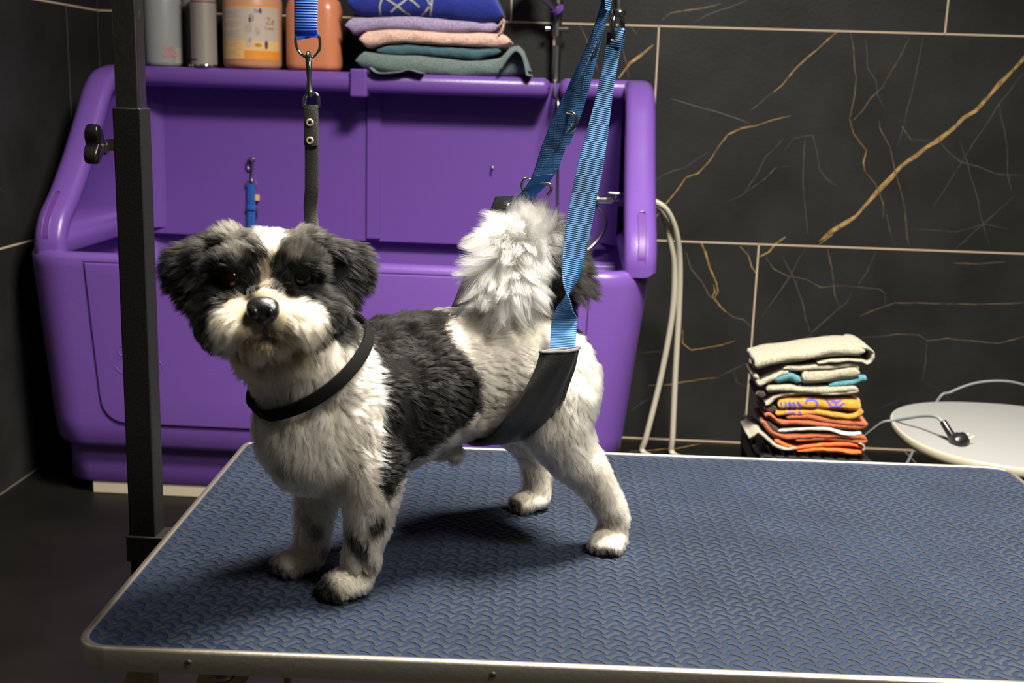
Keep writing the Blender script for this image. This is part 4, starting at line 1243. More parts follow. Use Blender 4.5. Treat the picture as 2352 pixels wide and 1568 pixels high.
b = MB(); b.tube([h(590, 478), h(591, 484), h(591, 498)], 0.0018, 'dark_steel', 8); b.tube([h(564, 482), h(590, 480)], 0.0018, 'dark_steel', 8); b.build('slide_buckle', parent=tl)
b = MB(); b.tube([h(576, 366, 0.012), h(576, 366, -0.006), h(576, 362, -0.008)], 0.0022, 'dark_steel', 8); b.build('wall_hook', parent=tl)
# ================================================================== the dog
# local frame: x forward along the body, y to the dog's left, z up from the rubber top
DO, DA = np.array((-0.100, 1.120)), np.array((-0.798, -0.602))
DA = DA / np.linalg.norm(DA)
DL = np.array((-DA[1], DA[0]))
DZ = TZ - 0.0008
DM = Matrix(((DA[0], DL[0], 0, DO[0]), (DA[1], DL[1], 0, DO[1]), (0, 0, 1, DZ), (0, 0, 0, 1)))
DM_np = np.array(DM)
to_world = lambda P: np.asarray(P) @ DM_np[:3, :3].T + DM_np[:3, 3]
# head frame
HC = np.array((0.212, 0.026, 0.293))
HZ = np.array((0.377, 0.913, 0.166)); HZ /= np.linalg.norm(HZ)
HX = np.cross((0, 0, 1.0), HZ); HX /= np.linalg.norm(HX)
HY = np.cross(HZ, HX)
HM = np.array([HX, HY, HZ]).T            # columns
hd = lambda x, y, z: HC + HM @ (np.array((x, y, z), float) / 1000.0)
hs_ = lambda P: (np.asarray(P) - HC) @ HM * 1000.0     # back to head millimetres

d = MB()


def body_loft(secs):
    """secs: s, centre h, half height, half width, centre t"""
    rr = []
    for s, h, hh, hw, t in secs:
        ring_ = []
        for a in np.linspace(0, 2 * math.pi, 36, endpoint=False):
            ca, sa = math.cos(a), math.sin(a)
            ring_.append((s, t + hw * abs(ca) ** 0.9 * (1 if ca >= 0 else -1), h + hh * abs(sa) ** 0.9 * (1 if sa >= 0 else -1)))
        rr.append(ring_)
    d.rings(rr)


body_loft([(-0.138, 0.176, 0.020, 0.022, 0), (-0.132, 0.178, 0.042, 0.045, 0), (-0.118, 0.180, 0.052, 0.060, 0), (-0.09, 0.184, 0.056, 0.066, 0), (-0.05, 0.188, 0.061, 0.062, 0), (-0.01, 0.190, 0.064, 0.058, 0),
           (0.03, 0.186, 0.067, 0.060, 0), (0.07, 0.178, 0.073, 0.063, 0), (0.11, 0.170, 0.077, 0.064, 0), (0.145, 0.164, 0.076, 0.060, 0.001), (0.175, 0.162, 0.068, 0.052, 0.002), (0.198, 0.163, 0.054, 0.040, 0.003), (0.212, 0.165, 0.030, 0.022, 0.003)])


def limb(pts):
    P = [np.array(p[:3]) for p in pts]
    d.tube(P, [p[3] for p in pts], n=18)


# neck
limb([(0.115, 0.0, 0.185, 0.050), (0.150, 0.005, 0.205, 0.055), (0.182, 0.014, 0.232, 0.052), (0.205, 0.022, 0.262, 0.046), (0.212, 0.026, 0.285, 0.040)])
# left front, right front
for k, (px_, py_) in ((1, (0.1391, 0.0365)), (-1, (0.1551, -0.0351))):
    limb([(0.125, 0.030 * k, 0.165, 0.036), (0.122, 0.040 * k, 0.128, 0.034), (0.124 + (px_ - 0.139) * 0.5, 0.042 * k, 0.098, 0.0285), (0.126 + (px_ - 0.139) * 0.8, 0.041 * k, 0.070, 0.0215), (px_ - 0.010, py_ + 0.002 * k, 0.045, 0.0180), (px_ - 0.008, py_, 0.025, 0.0175), (px_ - 0.004, py_, 0.012, 0.0165)])
    c = np.array((px_ + 0.004, py_, 0.0125))
    d.ell(c, (0.025, 0.0205, 0.0125), n=12)
    for j, dy in enumerate((-0.0135, -0.0048, 0.0048, 0.0135)):
        f = 0.0185 - 0.004 * (abs(dy) > 0.01)
        d.ell(c + (f, dy, -0.0035), (0.0098, 0.0056, 0.0088), n=10)
# left hind, right hind
for k, fx, fy in ((1, -0.1487, 0.0663), (-1, -0.1470, -0.0663)):
    e = 0.0 if k == 1 else -0.012
    limb([(-0.088, 0.030 * k, 0.190, 0.050), (-0.082, 0.045 * k, 0.160, 0.046), (-0.080, 0.054 * k, 0.132, 0.036), (-0.096 + e, 0.060 * k, 0.104, 0.0265), (-0.117 + e, 0.064 * k, 0.081, 0.0215), (-0.132 + e * 0.6, 0.066 * k, 0.058, 0.0175), (fx + 0.002, fy, 0.034, 0.0165), (fx + 0.003, fy, 0.014, 0.0165)])
    out = np.array((math.cos(math.radians(38 if k == 1 else -8)), math.sin(math.radians(38 if k == 1 else -8)), 0))
    sd = np.array((-out[1], out[0], 0))
    c = np.array((fx + 0.004, fy, 0.0118)) + out * 0.006
    Rp = np.array([out, sd, (0, 0, 1)]).T
    d.ell(c, (0.024, 0.0195, 0.0118), n=12, R=Rp)
    for dy in (-0.013, -0.0046, 0.0046, 0.013):
        f = 0.018 - 0.004 * (abs(dy) > 0.01)
        d.ell(c + out * f + sd * dy + (0, 0, -0.0035), (0.0095, 0.0055, 0.0083), n=10, R=Rp)
d.ell((0.028, 0.006, 0.117), (0.022, 0.011, 0.012), n=12)          # sheath
d.ell((0.014, 0.012, 0.111), (0.009, 0.008, 0.012), n=10)
# head: skull, brows, cheeks, muzzle, chin, ears
hell = lambda c, r, R=None: d.ell(hd(*c), np.array(r) / 1000.0, n=16, R=HM if R is None else HM @ R)
hell((0, 6, -14), (54, 43, 50))
hell((-1, 30, 4), (36, 20, 30))
hell((-30, 20, 22), (20, 14, 16)); hell((27, 20, 22), (20, 14, 16))
hell((-32, -22, 2), (30, 32, 34)); hell((30, -22, 2), (30, 32, 34))
hell((-22, -29, 34), (24, 19, 24)); hell((14, -29, 34), (26, 19, 24))
hell((-4, -8, 40), (14, 12, 20)); hell((-4, -20, 50), (17, 12, 12))
hell((-4, -47, 26), (24, 12, 22))


def rot2(a):
    a = math.radians(a)
    return np.array(((math.cos(a), -math.sin(a), 0), (math.sin(a), math.cos(a), 0), (0, 0, 1)))


hell((-33, 41, -8), (17, 12, 18)); hell((33, 41, -8), (17, 12, 18))
for sx in (-1, 1):
    hell((sx * 50, 31, -10), (22, 13, 13), rot2(-26 * sx))
    hell((sx * 68, 18, -10), (17, 22, 9), rot2(18 * sx))
    hell((sx * 61, 0, -8), (14, 20, 8), rot2(-14 * sx))
# tail: up from the croup, over, and down on the near side
TS = np.array(spline([(-0.110, 0.0, 0.225), (-0.118, -0.002, 0.262), (-0.104, 0.0, 0.300), (-0.072, 0.008, 0.320), (-0.042, 0.018, 0.310), (-0.028, 0.030, 0.288), (-0.025, 0.040, 0.268)], 8))
d.tube([p for p in TS], [0.017 - 0.008 * i / len(TS) for i in range(len(TS))], n=14)

raw = d.build('dog', smooth=False)
rm = raw.modifiers.new('remesh', 'REMESH')
rm.mode, rm.voxel_size = 'VOXEL', 0.0026
sm_ = raw.modifiers.new('smooth', 'SMOOTH')
sm_.factor, sm_.iterations = 0.5, 9
bpy.context.view_layer.update()
dog = evaluated(raw)
me = dog.data
me.polygons.foreach_set('use_smooth', [True] * len(me.polygons))
dog.matrix_world = DM
tag(dog, 'black and white clipped dog standing on the blue grooming table', 'dog')

nv = len(me.vertices)
V = np.zeros(nv * 3); me.vertices.foreach_get('co', V); V = V.reshape(-1, 3)
NV = np.zeros(nv * 3); me.vertices.foreach_get('normal', NV); NV = NV.reshape(-1, 3)
me.calc_loop_triangles()
TRI = np.zeros(len(me.loop_triangles) * 3, np.int32); me.loop_triangles.foreach_get('vertices', TRI); TRI = TRI.reshape(-1, 3)

# ------------------------------------------------------------------ coat
SADDLE = [(0.124, 0.30), (0.09, 0.30), (0.04, 0.30), (0.012, 0.30), (0.010, 0.259), (0.016, 0.255), (0.031, 0.251), (0.043, 0.243), (0.038, 0.23), (0.023, 0.21), (0.015, 0.192), (0.017, 0.173), (0.024, 0.159), (0.039, 0.15), (0.068, 0.135),
          (0.091, 0.119), (0.107, 0.113), (0.115, 0.103), (0.125, 0.104), (0.131, 0.116), (0.129, 0.135), (0.125, 0.16), (0.12, 0.187), (0.119, 0.211), (0.121, 0.232), (0.123, 0.247)]
SPOTS = [  # s, t, h, radius, strength
    (0.126, 0.062, 0.074, 0.0085, 0.85), (0.140, 0.060, 0.052, 0.008, 0.9), (0.146, 0.050, 0.062, 0.006, 0.8), (0.136, 0.060, 0.043, 0.006, 0.8), (0.150, -0.02, 0.043, 0.009, 0.75), (0.139, -0.02, 0.020, 0.008, 0.7), (0.160, -0.02, 0.055, 0.007, 0.6),
    (0.130, 0.055, 0.029, 0.008, 0.7), (0.166, 0.034, 0.006, 0.0125, 1.0), (0.172, 0.040, 0.012, 0.007, 0.9), (0.180, -0.035, 0.006, 0.012, 0.9), (0.172, -0.028, 0.014, 0.008, 0.8), (-0.052, 0.055, 0.235, 0.0055, 0.75), (-0.022, 0.06, 0.203, 0.013, 0.28), (-0.011, 0.06, 0.191, 0.013, 0.3),
    (-0.035, 0.06, 0.216, 0.012, 0.22), (-0.006, 0.06, 0.168, 0.014, 0.35), (-0.111, 0.075, 0.058, 0.013, 0.38), (-0.139, 0.08, 0.035, 0.010, 0.38), (-0.105, 0.08, 0.085, 0.012, 0.3), (-0.160, -0.05, 0.035, 0.010, 0.7), (-0.155, -0.05, 0.054, 0.006, 0.75), (-0.150, -0.05, 0.042, 0.006, 0.4), (-0.165, -0.055, 0.022, 0.007, 0.5),
    (0.165, 0.04, 0.100, 0.007, 0.35), (0.150, 0.06, 0.128, 0.008, 0.3), (0.200, 0.022, 0.128, 0.010, 0.55), (0.186, 0.03, 0.105, 0.006, 0.45), (0.195, 0.03, 0.118, 0.012, 0.25), (-0.122, 0.085, 0.004, 0.006, 0.8), (-0.128, 0.090, 0.002, 0.005, 0.8), (-0.112, -0.064, 0.012, 0.006, 0.9), (-0.118, -0.066, 0.002, 0.012, 0.7),  # the left hind pair paints in the dark gaps between the toes
    (-0.028, 0.035, 0.251, 0.014, 0.45), (0.222, 0.020, 0.19, 0.006, 0.3)]  # first entry is the shadow under the tail, painted into the coat
COLLAR_C = np.array((0.170, 0.008, 0.214)); CE1 = np.array((0.795, 0.0, -0.606)); CE2 = np.array((0.0, 1.0, 0.0)); CN = np.cross(CE1, CE2); CN = CN if CN[2] > 0 else -CN
WHITE = np.array((0.78, 0.72, 0.61)); BLACK = np.array((0.007, 0.0065, 0.006)); CREAM = np.array((0.60, 0.47, 0.30)); GREY = np.array((0.22, 0.20, 0.175)); BROWN = np.array((0.30, 0.16, 0.07))


def in_poly(x, y, poly):
    ins = np.zeros(len(x), bool)
    j = len(poly) - 1
    for i in range(len(poly)):
        xi, yi, xj, yj = *poly[i], *poly[j]
        c = ((yi > y) != (yj > y)) & (x < (xj - xi) * (y - yi) / (yj - yi + 1e-12) + xi)
        ins ^= c
        j = i
    return ins


def sstep(x, a, b):
    u = np.clip((x - a) / (b - a), 0, 1)
    return u * u * (3 - 2 * u)


def regions(P):
    """head weight (bool), tail (bool), position along the tail 0..1"""
    H = hs_(P)
    up = (P - COLLAR_C) @ CN
    head = (np.linalg.norm((P - HC) * 1000, axis=1) < 105) & (((up > 0.034) & (H[:, 2] > -75)) | ((H[:, 1] > -46) & (H[:, 2] > -62) & (up > 0.012)))
    dt = np.linalg.norm(P[:, None, :] - TS[None, ::2, :], axis=2)
    ti = dt.argmin(1) / (len(TS[::2]) - 1)
    tail = (dt.min(1) < 0.024) & (ti > 0.17) & (P[:, 2] > 0.246)
    return head, tail, ti


def coat(P, jitter=True):
    n = len(P)
    w = 0.0045 if jitter else 0.002
    q_ = P + np.stack([vnoise(P, 190, 5), vnoise(P, 190, 6), vnoise(P, 190, 7)], 1) * w * 0.9
    if jitter: q_ = q_ + rng.normal(0, 0.0016, P.shape)
    head, tail, ti = regions(P)
    col = np.repeat(WHITE[None], n, 0)
    # creamier chest and legs, mottled grey along the flank
    m1 = sstep(-P[:, 2], -0.17, -0.03)[:, None] * 0.35
    col = col * (1 - m1) + np.array((0.74, 0.66, 0.53)) * m1
    mott = sstep(vnoise(P, 60, 9) + 0.5 * vnoise(P, 150, 10), 0.15, 0.75) * (0.16 * (P[:, 0] < 0.05) + 0.12 * (P[:, 0] >= 0.05)) * (P[:, 2] < 0.24)
    col = col * (1 - mott[:, None]) + GREY * mott[:, None]
    for s, t, h, r, k in SPOTS:
        if h < 0.085 and k > 0.55 and t > 0: r, k = r * 1.35, min(1.0, k * 1.2)
        dd = np.linalg.norm((q_ - np.array((s, t, h))) * np.array((1, 0.45, 1)), axis=1)
        u = k * (1 - sstep(dd, r * 0.55, r * 1.25))
        col = col * (1 - u[:, None]) + BLACK * 1.6 * u[:, None]
    sad = in_poly(q_[:, 0], q_[:, 2], SADDLE) & ~head & ~tail
    col[sad] = BLACK
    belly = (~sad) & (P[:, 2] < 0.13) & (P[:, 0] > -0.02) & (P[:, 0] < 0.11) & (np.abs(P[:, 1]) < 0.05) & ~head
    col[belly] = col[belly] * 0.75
    # black root of the tail and the patch behind it
    rootp = (np.linalg.norm((q_ - np.array((-0.138, -0.004, 0.238))) * np.array((1, 0.7, 1)), axis=1) < 0.038) & ~tail
    col[rootp] = BLACK * 1.2
    tb = tail & (ti + rng.normal(0, 0.03, n) < 0.44)
    col[tail] = WHITE * np.array((1.0, 1.0, 1.0))
    col[tb] = BLACK
    # head
    H = hs_(q_)
    x, y, z = H.T
    hb = np.repeat(BLACK[None], n, 0)
    gm = sstep(vnoise(P, 90, 12), 0.2, 0.9)
    top = np.exp(-((x + 5) / 34) ** 2 - ((y - 52) / 11) ** 2) * (z > -30)
    u = np.clip(top * 0.5 + gm * 0.03, 0, 0.8)[:, None]
    hb = hb * (1 - u) + np.array((0.30, 0.27, 0.22)) * u
    ear = (np.abs(x) > 56)
    hb[ear] = hb[ear] * (1 - 0.06 * gm[ear][:, None]) + GREY * 0.06 * gm[ear][:, None]
    brow = np.exp(-((np.abs(x + 2) - 20) / 9) ** 2 - ((y - 27) / 4.0) ** 2) * (z > 8) * 0.25
    hb = hb * (1 - brow[:, None]) + np.array((0.34, 0.30, 0.24)) * brow[:, None]
    # blaze: a wedge from the crown narrowing to between the eyes
    half = np.where(y > 22, 2.0 + (y - 22) * 0.28, 0) + 0.0
    bl = (y > 22) & (y < 54) & (np.abs(x - 1.5 + (y - 40) * 0.04) < half) & (z > -12)
    hb[bl] = WHITE
    st = (y > -6) & (y <= 24) & (np.abs(x + 4) < 4.0) & (z > 10)
    hb[st] = np.array((0.16, 0.125, 0.085))
    # muzzle
    ml = ((x + 5) / np.where(x < -5, 44, 51)) ** 2 + ((y + 33) / np.where(y > -33, 33, 27)) ** 2
    tilt = (y + 2) - (-np.abs(x + 4) * 0.42)
    mz = (ml < 1) & (tilt < 3) & (z > 4)
    hb[mz] = CREAM * 1.06
    mzw = mz & (y > -36)
    hb[mzw] = np.array((0.54, 0.45, 0.31))
    mo = np.exp(-((x + 3) / 17) ** 2 - ((y + 43 + np.abs(x + 3) * 0.15) / 4.0) ** 2) * (z > 14) + np.exp(-((x + 4) / 5) ** 2 - ((y + 35) / 8) ** 2) * (z > 30) * 0.7
    mo = np.clip(mo, 0, 0.93)[:, None]
    hb = hb * (1 - mo) + BLACK * mo
    chin = (y < -49) & (np.abs(x + 2) < 36) & (z > -40)
    hb[chin] = np.array((0.56, 0.45, 0.30))
    for cx_, cy_ in ((-24, -54), (22, -55)):
        k = np.exp(-((x - cx_) / 5) ** 2 - ((y - cy_) / 7) ** 2) * 0.8 * (z > 0)
        hb = hb * (1 - k[:, None]) + BROWN * k[:, None]
    col[head] = hb[head]
    return np.clip(col, 0, 1)


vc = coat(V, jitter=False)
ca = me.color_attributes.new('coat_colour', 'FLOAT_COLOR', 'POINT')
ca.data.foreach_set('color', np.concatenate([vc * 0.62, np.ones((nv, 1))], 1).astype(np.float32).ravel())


def attr_mat(name, hair):
    mt = bpy.data.materials.new(name)
    mt.use_nodes = True
    nt = mt.node_tree
    at_ = nt.nodes.new('ShaderNodeAttribute')
    at_.attribute_name = 'coat_colour'
    b_ = nt.nodes['Principled BSDF']
    if hair:
        nt.nodes.remove(b_)
        hb = nt.nodes.new('ShaderNodeBsdfHairPrincipled')
        hb.parametrization = 'COLOR'
        hb.inputs['IOR'].default_value = 1.25
        hb.inputs['Roughness'].default_value = 0.5
        hb.inputs['Radial Roughness'].default_value = 0.55
        hb.inputs['Random Roughness'].default_value = 0.2
        nt.links.new(at_.outputs['Color'], hb.inputs['Color'])
        nt.links.new(hb.outputs[0], nt.nodes['Material Output'].inputs['Surface'])
    else:
        b_.inputs['Roughness'].default_value = 0.8
        b_.inputs['Specular IOR Level'].default_value = 0.15
        nt.links.new(at_.outputs['Color'], b_.inputs['Base Color'])
    return mt


M['skin'] = attr_mat('dog_skin_coat', False)
M['fur'] = attr_mat('dog_fur', True)
me.materials.clear(); me.materials.append(M['skin'])

EYES = ((-31, 8, 26), (25, 9, 26))
NOSE = np.array((-6, -17, 62))


def sample(n, weight):
    a, b_, c = V[TRI[:, 0]], V[TRI[:, 1]], V[TRI[:, 2]]
    ar = np.linalg.norm(np.cross(b_ - a, c - a), axis=1) * weight
    cs = np.cumsum(ar); cs /= cs[-1]
    i = np.searchsorted(cs, rng.random(n))
    r1, r2 = np.sqrt(rng.random(n)), rng.random(n)
    w = np.stack([1 - r1, r1 * (1 - r2), r1 * r2], 1)[..., None]
    P = (V[TRI[i]] * w).sum(1)
    N = (NV[TRI[i]] * w).sum(1)
    N /= np.linalg.norm(N, axis=1)[:, None] + 1e-9
    return P, N


def unit(a): return a / (np.linalg.norm(a, axis=1)[:, None] + 1e-9)


def groom(P, N):
    """flow direction, length, lift and droop for each hair"""
    n = len(P)
    head, tail, ti = regions(P)
    H = hs_(P)
    F = np.tile(np.array((-1.0, 0.0, -0.35)), (n, 1))
    leg = sstep(-P[:, 2], -0.125, -0.085)
    F = F * (1 - leg[:, None]) + np.array((-0.35, 0.0, -1.0)) * leg[:, None]
    ch = sstep(P[:, 0], 0.135, 0.19)
    F = F * (1 - ch[:, None]) + np.array((-0.25, 0.0, -1.0)) * ch[:, None]
    thigh = (P[:, 0] < -0.05) & (P[:, 2] > 0.09) & (P[:, 2] < 0.22)
    F[thigh] = np.array((-0.55, 0.0, -0.9))
    F += np.stack([vnoise(P, 55, 21), vnoise(P, 55, 22), vnoise(P, 55, 23)], 1) * 0.75
    L = np.full(n, 0.0100) + 0.0018 * vnoise(P, 80, 24)
    L = np.where(P[:, 2] < 0.12, 0.0088, L)
    L = np.where(P[:, 2] < 0.03, 0.0062, L)
    lift = np.full(n, 0.40) + 0.24 * vnoise(P, 120, 25)
    lift = np.clip(lift, 0.24, 0.8)
    droop = np.full(n, 0.15)
    # head
    nose = hd(-5, -14, 52)
    R_ = P - nose
    FH_ = unit(R_)
    x, y, z = H.T
    dn = np.tile(-HY, (n, 1))
    up_ = sstep(y, 10, 40)[:, None]
    side = np.sign(x)[:, None] * HX[None]
    FH_ = FH_ * (1 - up_) + (FH_ * 0.4 + side * 0.5 - HZ[None] * 0.6) * up_
    earw = sstep(np.abs(x), 44, 56)[:, None]
    FH_ = FH_ * (1 - earw) + (side * 0.85 - HY[None] * 0.60) * earw
    mzl = ((y < -14) & (z > 8) & (np.abs(x) < 50))[:, None]
    FH_ = np.where(mzl, unit(R_) * 0.8 + dn * 0.45 + side * 0.25, FH_)
    FH_ = FH_ + np.stack([vnoise(P, 70, 31), vnoise(P, 70, 32), vnoise(P, 70, 33)], 1) * 0.55
    LH = np.full(n, 0.0115)
    LH = np.where(np.abs(x) > 46, 0.0165, LH)
    LH = np.where(mzl[:, 0], 0.0150, LH)
    LH = np.where((np.abs(x) > 22) & (y < -14) & ~mzl[:, 0], 0.0145, LH)
    LH = np.where((np.abs(x + 3) < 22) & (y < -31) & (y > -54) & (z > 12), 0.0065, LH)
    for e in EYES:
        de = np.hypot(x - e[0], y - e[1])
        LH = np.where((de < 15) & (z > 5), 0.0050, LH)
    dnz = np.hypot(x - NOSE[0], (y - NOSE[1]) * 1.2)
    LH = np.where((dnz < 20) & (z > 25), LH * np.clip((dnz - 11) / 9, 0.15, 1) * 0.75, LH)
    F = np.where(head[:, None], FH_, F)
    L = np.where(head, LH, L)
    lift = np.where(head, 0.42 + 0.15 * vnoise(P, 120, 26), lift)
    droop = np.where(head, 0.22, droop)
    # tail plume: a whorl fanning out from the curl
    cen = np.array((-0.066, 0.000, 0.298))
    FT = unit(P - cen) * 0.9 + N * 0.8 + np.stack([vnoise(P, 40, 41), vnoise(P, 40, 42), vnoise(P, 40, 43)], 1) * 0.9
    FT += np.where((ti > 0.44)[:, None], np.array((0.30, 0.30, 0.05)), np.array((-0.55, -0.10, -0.25)))
    FT += rng.normal(0, 0.22, FT.shape)
    F = np.where(tail[:, None], FT, F)
    L = np.where(tail, 0.043 + 0.006 * vnoise(P, 60, 44), L)
    L = np.where(tail & (ti < 0.44), 0.036, L)
    lift = np.where(tail, 0.9, lift)
    droop = np.where(tail, 0.55, droop)
    # flattened under the collar and under the sling
    dc = np.abs((P - COLLAR_C) @ CN)
    under = (dc < 0.009) & ~tail & (np.linalg.norm(P - COLLAR_C, axis=1) < 0.077)
    L = np.where(under & ~(head & (H[:, 2] > -10)), 0.003, L)
    # no hair on the eyes or the nose leather
    bad = np.zeros(n, bool)
    for e in EYES: bad |= head & (np.hypot(x - e[0], y - e[1]) < 8.5) & (z > 5)
    bad |= head & (dnz < 12.5) & (z > 40)
    bad |= (P[:, 2] < 0.004) & (N[:, 2] < -0.2)
    return F, L, lift, droop, tail, head, bad


def grow(name, n, weight, radius, K, clump, label=None, pick=None):
    P, N = sample(n, weight)
    F, L, lift, droop, tail, head, bad = groom(P, N)
    keep = ~bad
    if pick is not None: keep &= pick(tail, head)
    P, N, F, L, lift, droop = P[keep], N[keep], F[keep], L[keep], lift[keep], droop[keep]
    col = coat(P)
    n = len(P)
    T_ = F - N * (F * N).sum(1)[:, None]
    T_ = unit(T_)
    L = L * rng.uniform(0.72, 1.12, n)
    Dk = unit(T_ + N * (lift / np.maximum(0.12, 1 - 0.55 * lift))[:, None] + rng.normal(0, 0.10, P.shape))
    pts = np.zeros((n, K, 3))
    pos = P - N * 0.0006
    pts[:, 0] = pos
    g = np.array((0, 0, -1.0))
    for k in range(1, K):
        u = k / (K - 1)
        dirk = unit(Dk + T_ * (0.55 * u * (1 - lift * 0.5))[:, None] + g * (droop * u)[:, None] + np.stack([vnoise(pos, 170, 51), vnoise(pos, 170, 52), vnoise(pos, 170, 53)], 1) * 0.65)
        pos = pos + dirk * (L / (K - 1))[:, None]
        pts[:, k] = pos
    # locks: every hair leans towards the leader of its lock
    nl = max(10, n // clump[0])
    lead = rng.choice(n, nl, replace=False)
    kd = KDTree(nl)
    for i, j in enumerate(lead): kd.insert(P[j], i)
    kd.balance()
    near = np.array([kd.find(p)[1] for p in P])
    ld = lead[near]
    same = (np.linalg.norm(P - P[ld], axis=1) < 0.013 if clump[2] else np.ones(n, bool)).astype(float)
    rel = pts[ld] - P[ld][:, None]
    scale = (L / L[ld])[:, None, None]
    for k in range(1, K):
        u = k / (K - 1)
        target = P[ld] + rel[:, k] * np.clip(scale[:, 0], 0.6, 1.4)
        w = (clump[1] * u ** (2.0 if clump[2] else 1.3) * same)[:, None]
        pts[:, k] = pts[:, k] * (1 - w) + target * w
    pts[..., 2] = np.maximum(pts[..., 2], 0.0006)
    hc = bpy.data.hair_curves.new(name)
    hc.add_curves([K] * n)
    hc.attributes['position'].data.foreach_set('vector', pts.astype(np.float32).ravel())
    ra = hc.attributes.get('radius') or hc.attributes.new('radius', 'FLOAT', 'POINT')
    prof = radius * np.array([1.0] * (K - 2) + [0.75, 0.25])
    ra.data.foreach_set('value', np.tile(prof, n).astype(np.float32))
    cc = hc.attributes.new('coat_colour', 'FLOAT_COLOR', 'POINT')
    shade = rng.uniform(0.82, 1.08, n)
    C4 = np.ones((n, K, 4), np.float32)
    C4[..., :3] = np.clip(col * shade[:, None], 0, 0.95)[:, None, :]
    cc.data.foreach_set('color', C4.ravel())
    hc.materials.append(M['fur'])
    o = bpy.data.objects.new(name, hc)
    COL.objects.link(o)
    o.parent = dog
    if label: o['label'] = label
    return o


triC = V[TRI].mean(1)
hT, tT, _ = regions(triC)
HAIRS = 1.0
w_body = np.where(hT, 1.35, 1.0) * np.where(tT, 0.0, 1.0) * np.where(triC[:, 1] < -0.03, 0.6, 1.0)
grow('fur', int(330000 * HAIRS), w_body, 0.000085, 6, (30, 0.52, False), pick=lambda t, h: ~t)
grow('tail_plume', int(34000 * HAIRS), tT.astype(float), 0.000075, 9, (90, 0.72, True), label='long white and black plume of tail hair', pick=lambda t, h: t)

# eyes, nose
M['eye'] = mat('dark_brown_eye', (0.005, 0.0025, 0.0018), 0.08, spec=0.3)
M['nose'] = mat('wet_black_nose', (0.008, 0.008, 0.008), 0.28, spec=0.7, bump=(900, 0.0003))


def local_part(mb, name, **k):
    """built in the dog's own frame"""
    o = mb.build(name, **k)
    o.parent = dog
    return o


for e in EYES:
    b = MB(); b.ell(hd(*e), (0.0088, 0.0088, 0.0088), 'eye', n=18); local_part(b, 'eye')
nb_ = MB()
hl = lambda c, r, R=None: nb_.ell(hd(*c), np.array(r) / 1000.0, 'nose', n=18, R=HM if R is None else HM @ R)
hl((-6, -15.5, 59.5), (13.3, 8.6, 8.5)); hl((-12.8, -18.5, 61), (6.6, 7.2, 7)); hl((0.8, -18.5, 61), (6.6, 7.2, 7)); hl((-6, -23.5, 59), (7, 6.8, 6.6))
no = local_part(nb_, 'nose', smooth=False)
r2 = no.modifiers.new('remesh', 'REMESH'); r2.mode, r2.voxel_size = 'VOXEL', 0.0008
s2 = no.modifiers.new('smooth', 'SMOOTH'); s2.iterations = 8
bpy.context.view_layer.update()
evaluated(no); no.data.polygons.foreach_set('use_smooth', [True] * len(no.data.polygons))
ns = MB()
for x in (-12.0, 0.2): ns.ell(hd(x, -19.5, 66.2), (0.0024, 0.0030, 0.0022), 'black_plastic', n=10, R=HM)
local_part(ns, 'nostrils')

# ------------------------------------------------------------------ collar (the leash's leather loop round the neck)
bpy.context.view_layer.update()
tree = BVHTree.FromPolygons([tuple(p) for p in V], [tuple(int(i) for i in t) for t in TRI])
cp = []
for a in np.linspace(0, 2 * math.pi, 60, endpoint=False):
    dr_ = CE1 * math.cos(a) + CE2 * math.sin(a)
    o_ = COLLAR_C + dr_ * 0.13
    hit = tree.ray_cast(Vector(o_), Vector(-dr_))
    r_ = np.linalg.norm(np.array(hit[0]) - COLLAR_C) if hit[0] is not None else 0.055
    cp.append(min(r_, 0.080))
cp = np.array(cp)
for _ in range(6): cp = (np.roll(cp, 1) + cp * 2 + np.roll(cp, -1)) / 4
cp = np.maximum(cp, np.array([max(cp[i - 2:i + 3]) if 2 <= i < 58 else cp[i] for i in range(60)])) + 0.0050
b = MB()
hw = 0.0062
rr = []
for dz, dr_ in ((-hw, 0.0), (-hw, 0.0022), (-hw * 0.5, 0.0026), (hw * 0.5, 0.0026), (hw, 0.0022), (hw, 0.0), (-hw, 0.0)):
    rr.append([to_world(COLLAR_C + (CE1 * math.cos(a) + CE2 * math.sin(a)) * (r_ + dr_) + CN * dz) for a, r_ in zip(np.linspace(0, 2 * math.pi, 60, endpoint=False), cp)])
b.rings(rr, 'collar', caps=False)
b.build('collar_loop', parent=leash)

# ------------------------------------------------------------------ belly sling
sling = empty('belly_sling', (0.03, 1.17, 1.60), 'black leather belly sling on two faded blue straps holding up the dog', 'sling')
secs = [  # t, h, front s, rear s   from the near top under the belly to the far top
    (0.088, 0.224, -0.031, -0.075), (0.0895, 0.206, -0.023, -0.070), (0.088, 0.188, -0.013, -0.064), (0.083, 0.170, -0.004, -0.062), (0.072, 0.152, 0.003, -0.062), (0.055, 0.136, 0.005, -0.064), (0.032, 0.124, 0.001, -0.066), (0.0, 0.118, -0.003, -0.066),
    (-0.032, 0.123, -0.004, -0.066), (-0.055, 0.135, -0.002, -0.068), (-0.072, 0.155, -0.002, -0.072), (-0.080, 0.18, -0.012, -0.078), (-0.083, 0.21, -0.022, -0.088), (-0.083, 0.25, -0.042, -0.108), (-0.083, 0.30, -0.064, -0.126), (-0.085, 0.354, -0.090, -0.142)]
S4 = np.array([p for p in spline([np.array((t, h, f)) for t, h, f, r in secs], 4)])
S4r = np.array([p for p in spline([np.array((t, h, r)) for t, h, f, r in secs], 4)])
n = len(S4)
tg = np.gradient(S4[:, :2], axis=0); tg /= np.linalg.norm(tg, axis=1)[:, None]
outn = np.stack([-tg[:, 1], tg[:, 0]], 1)
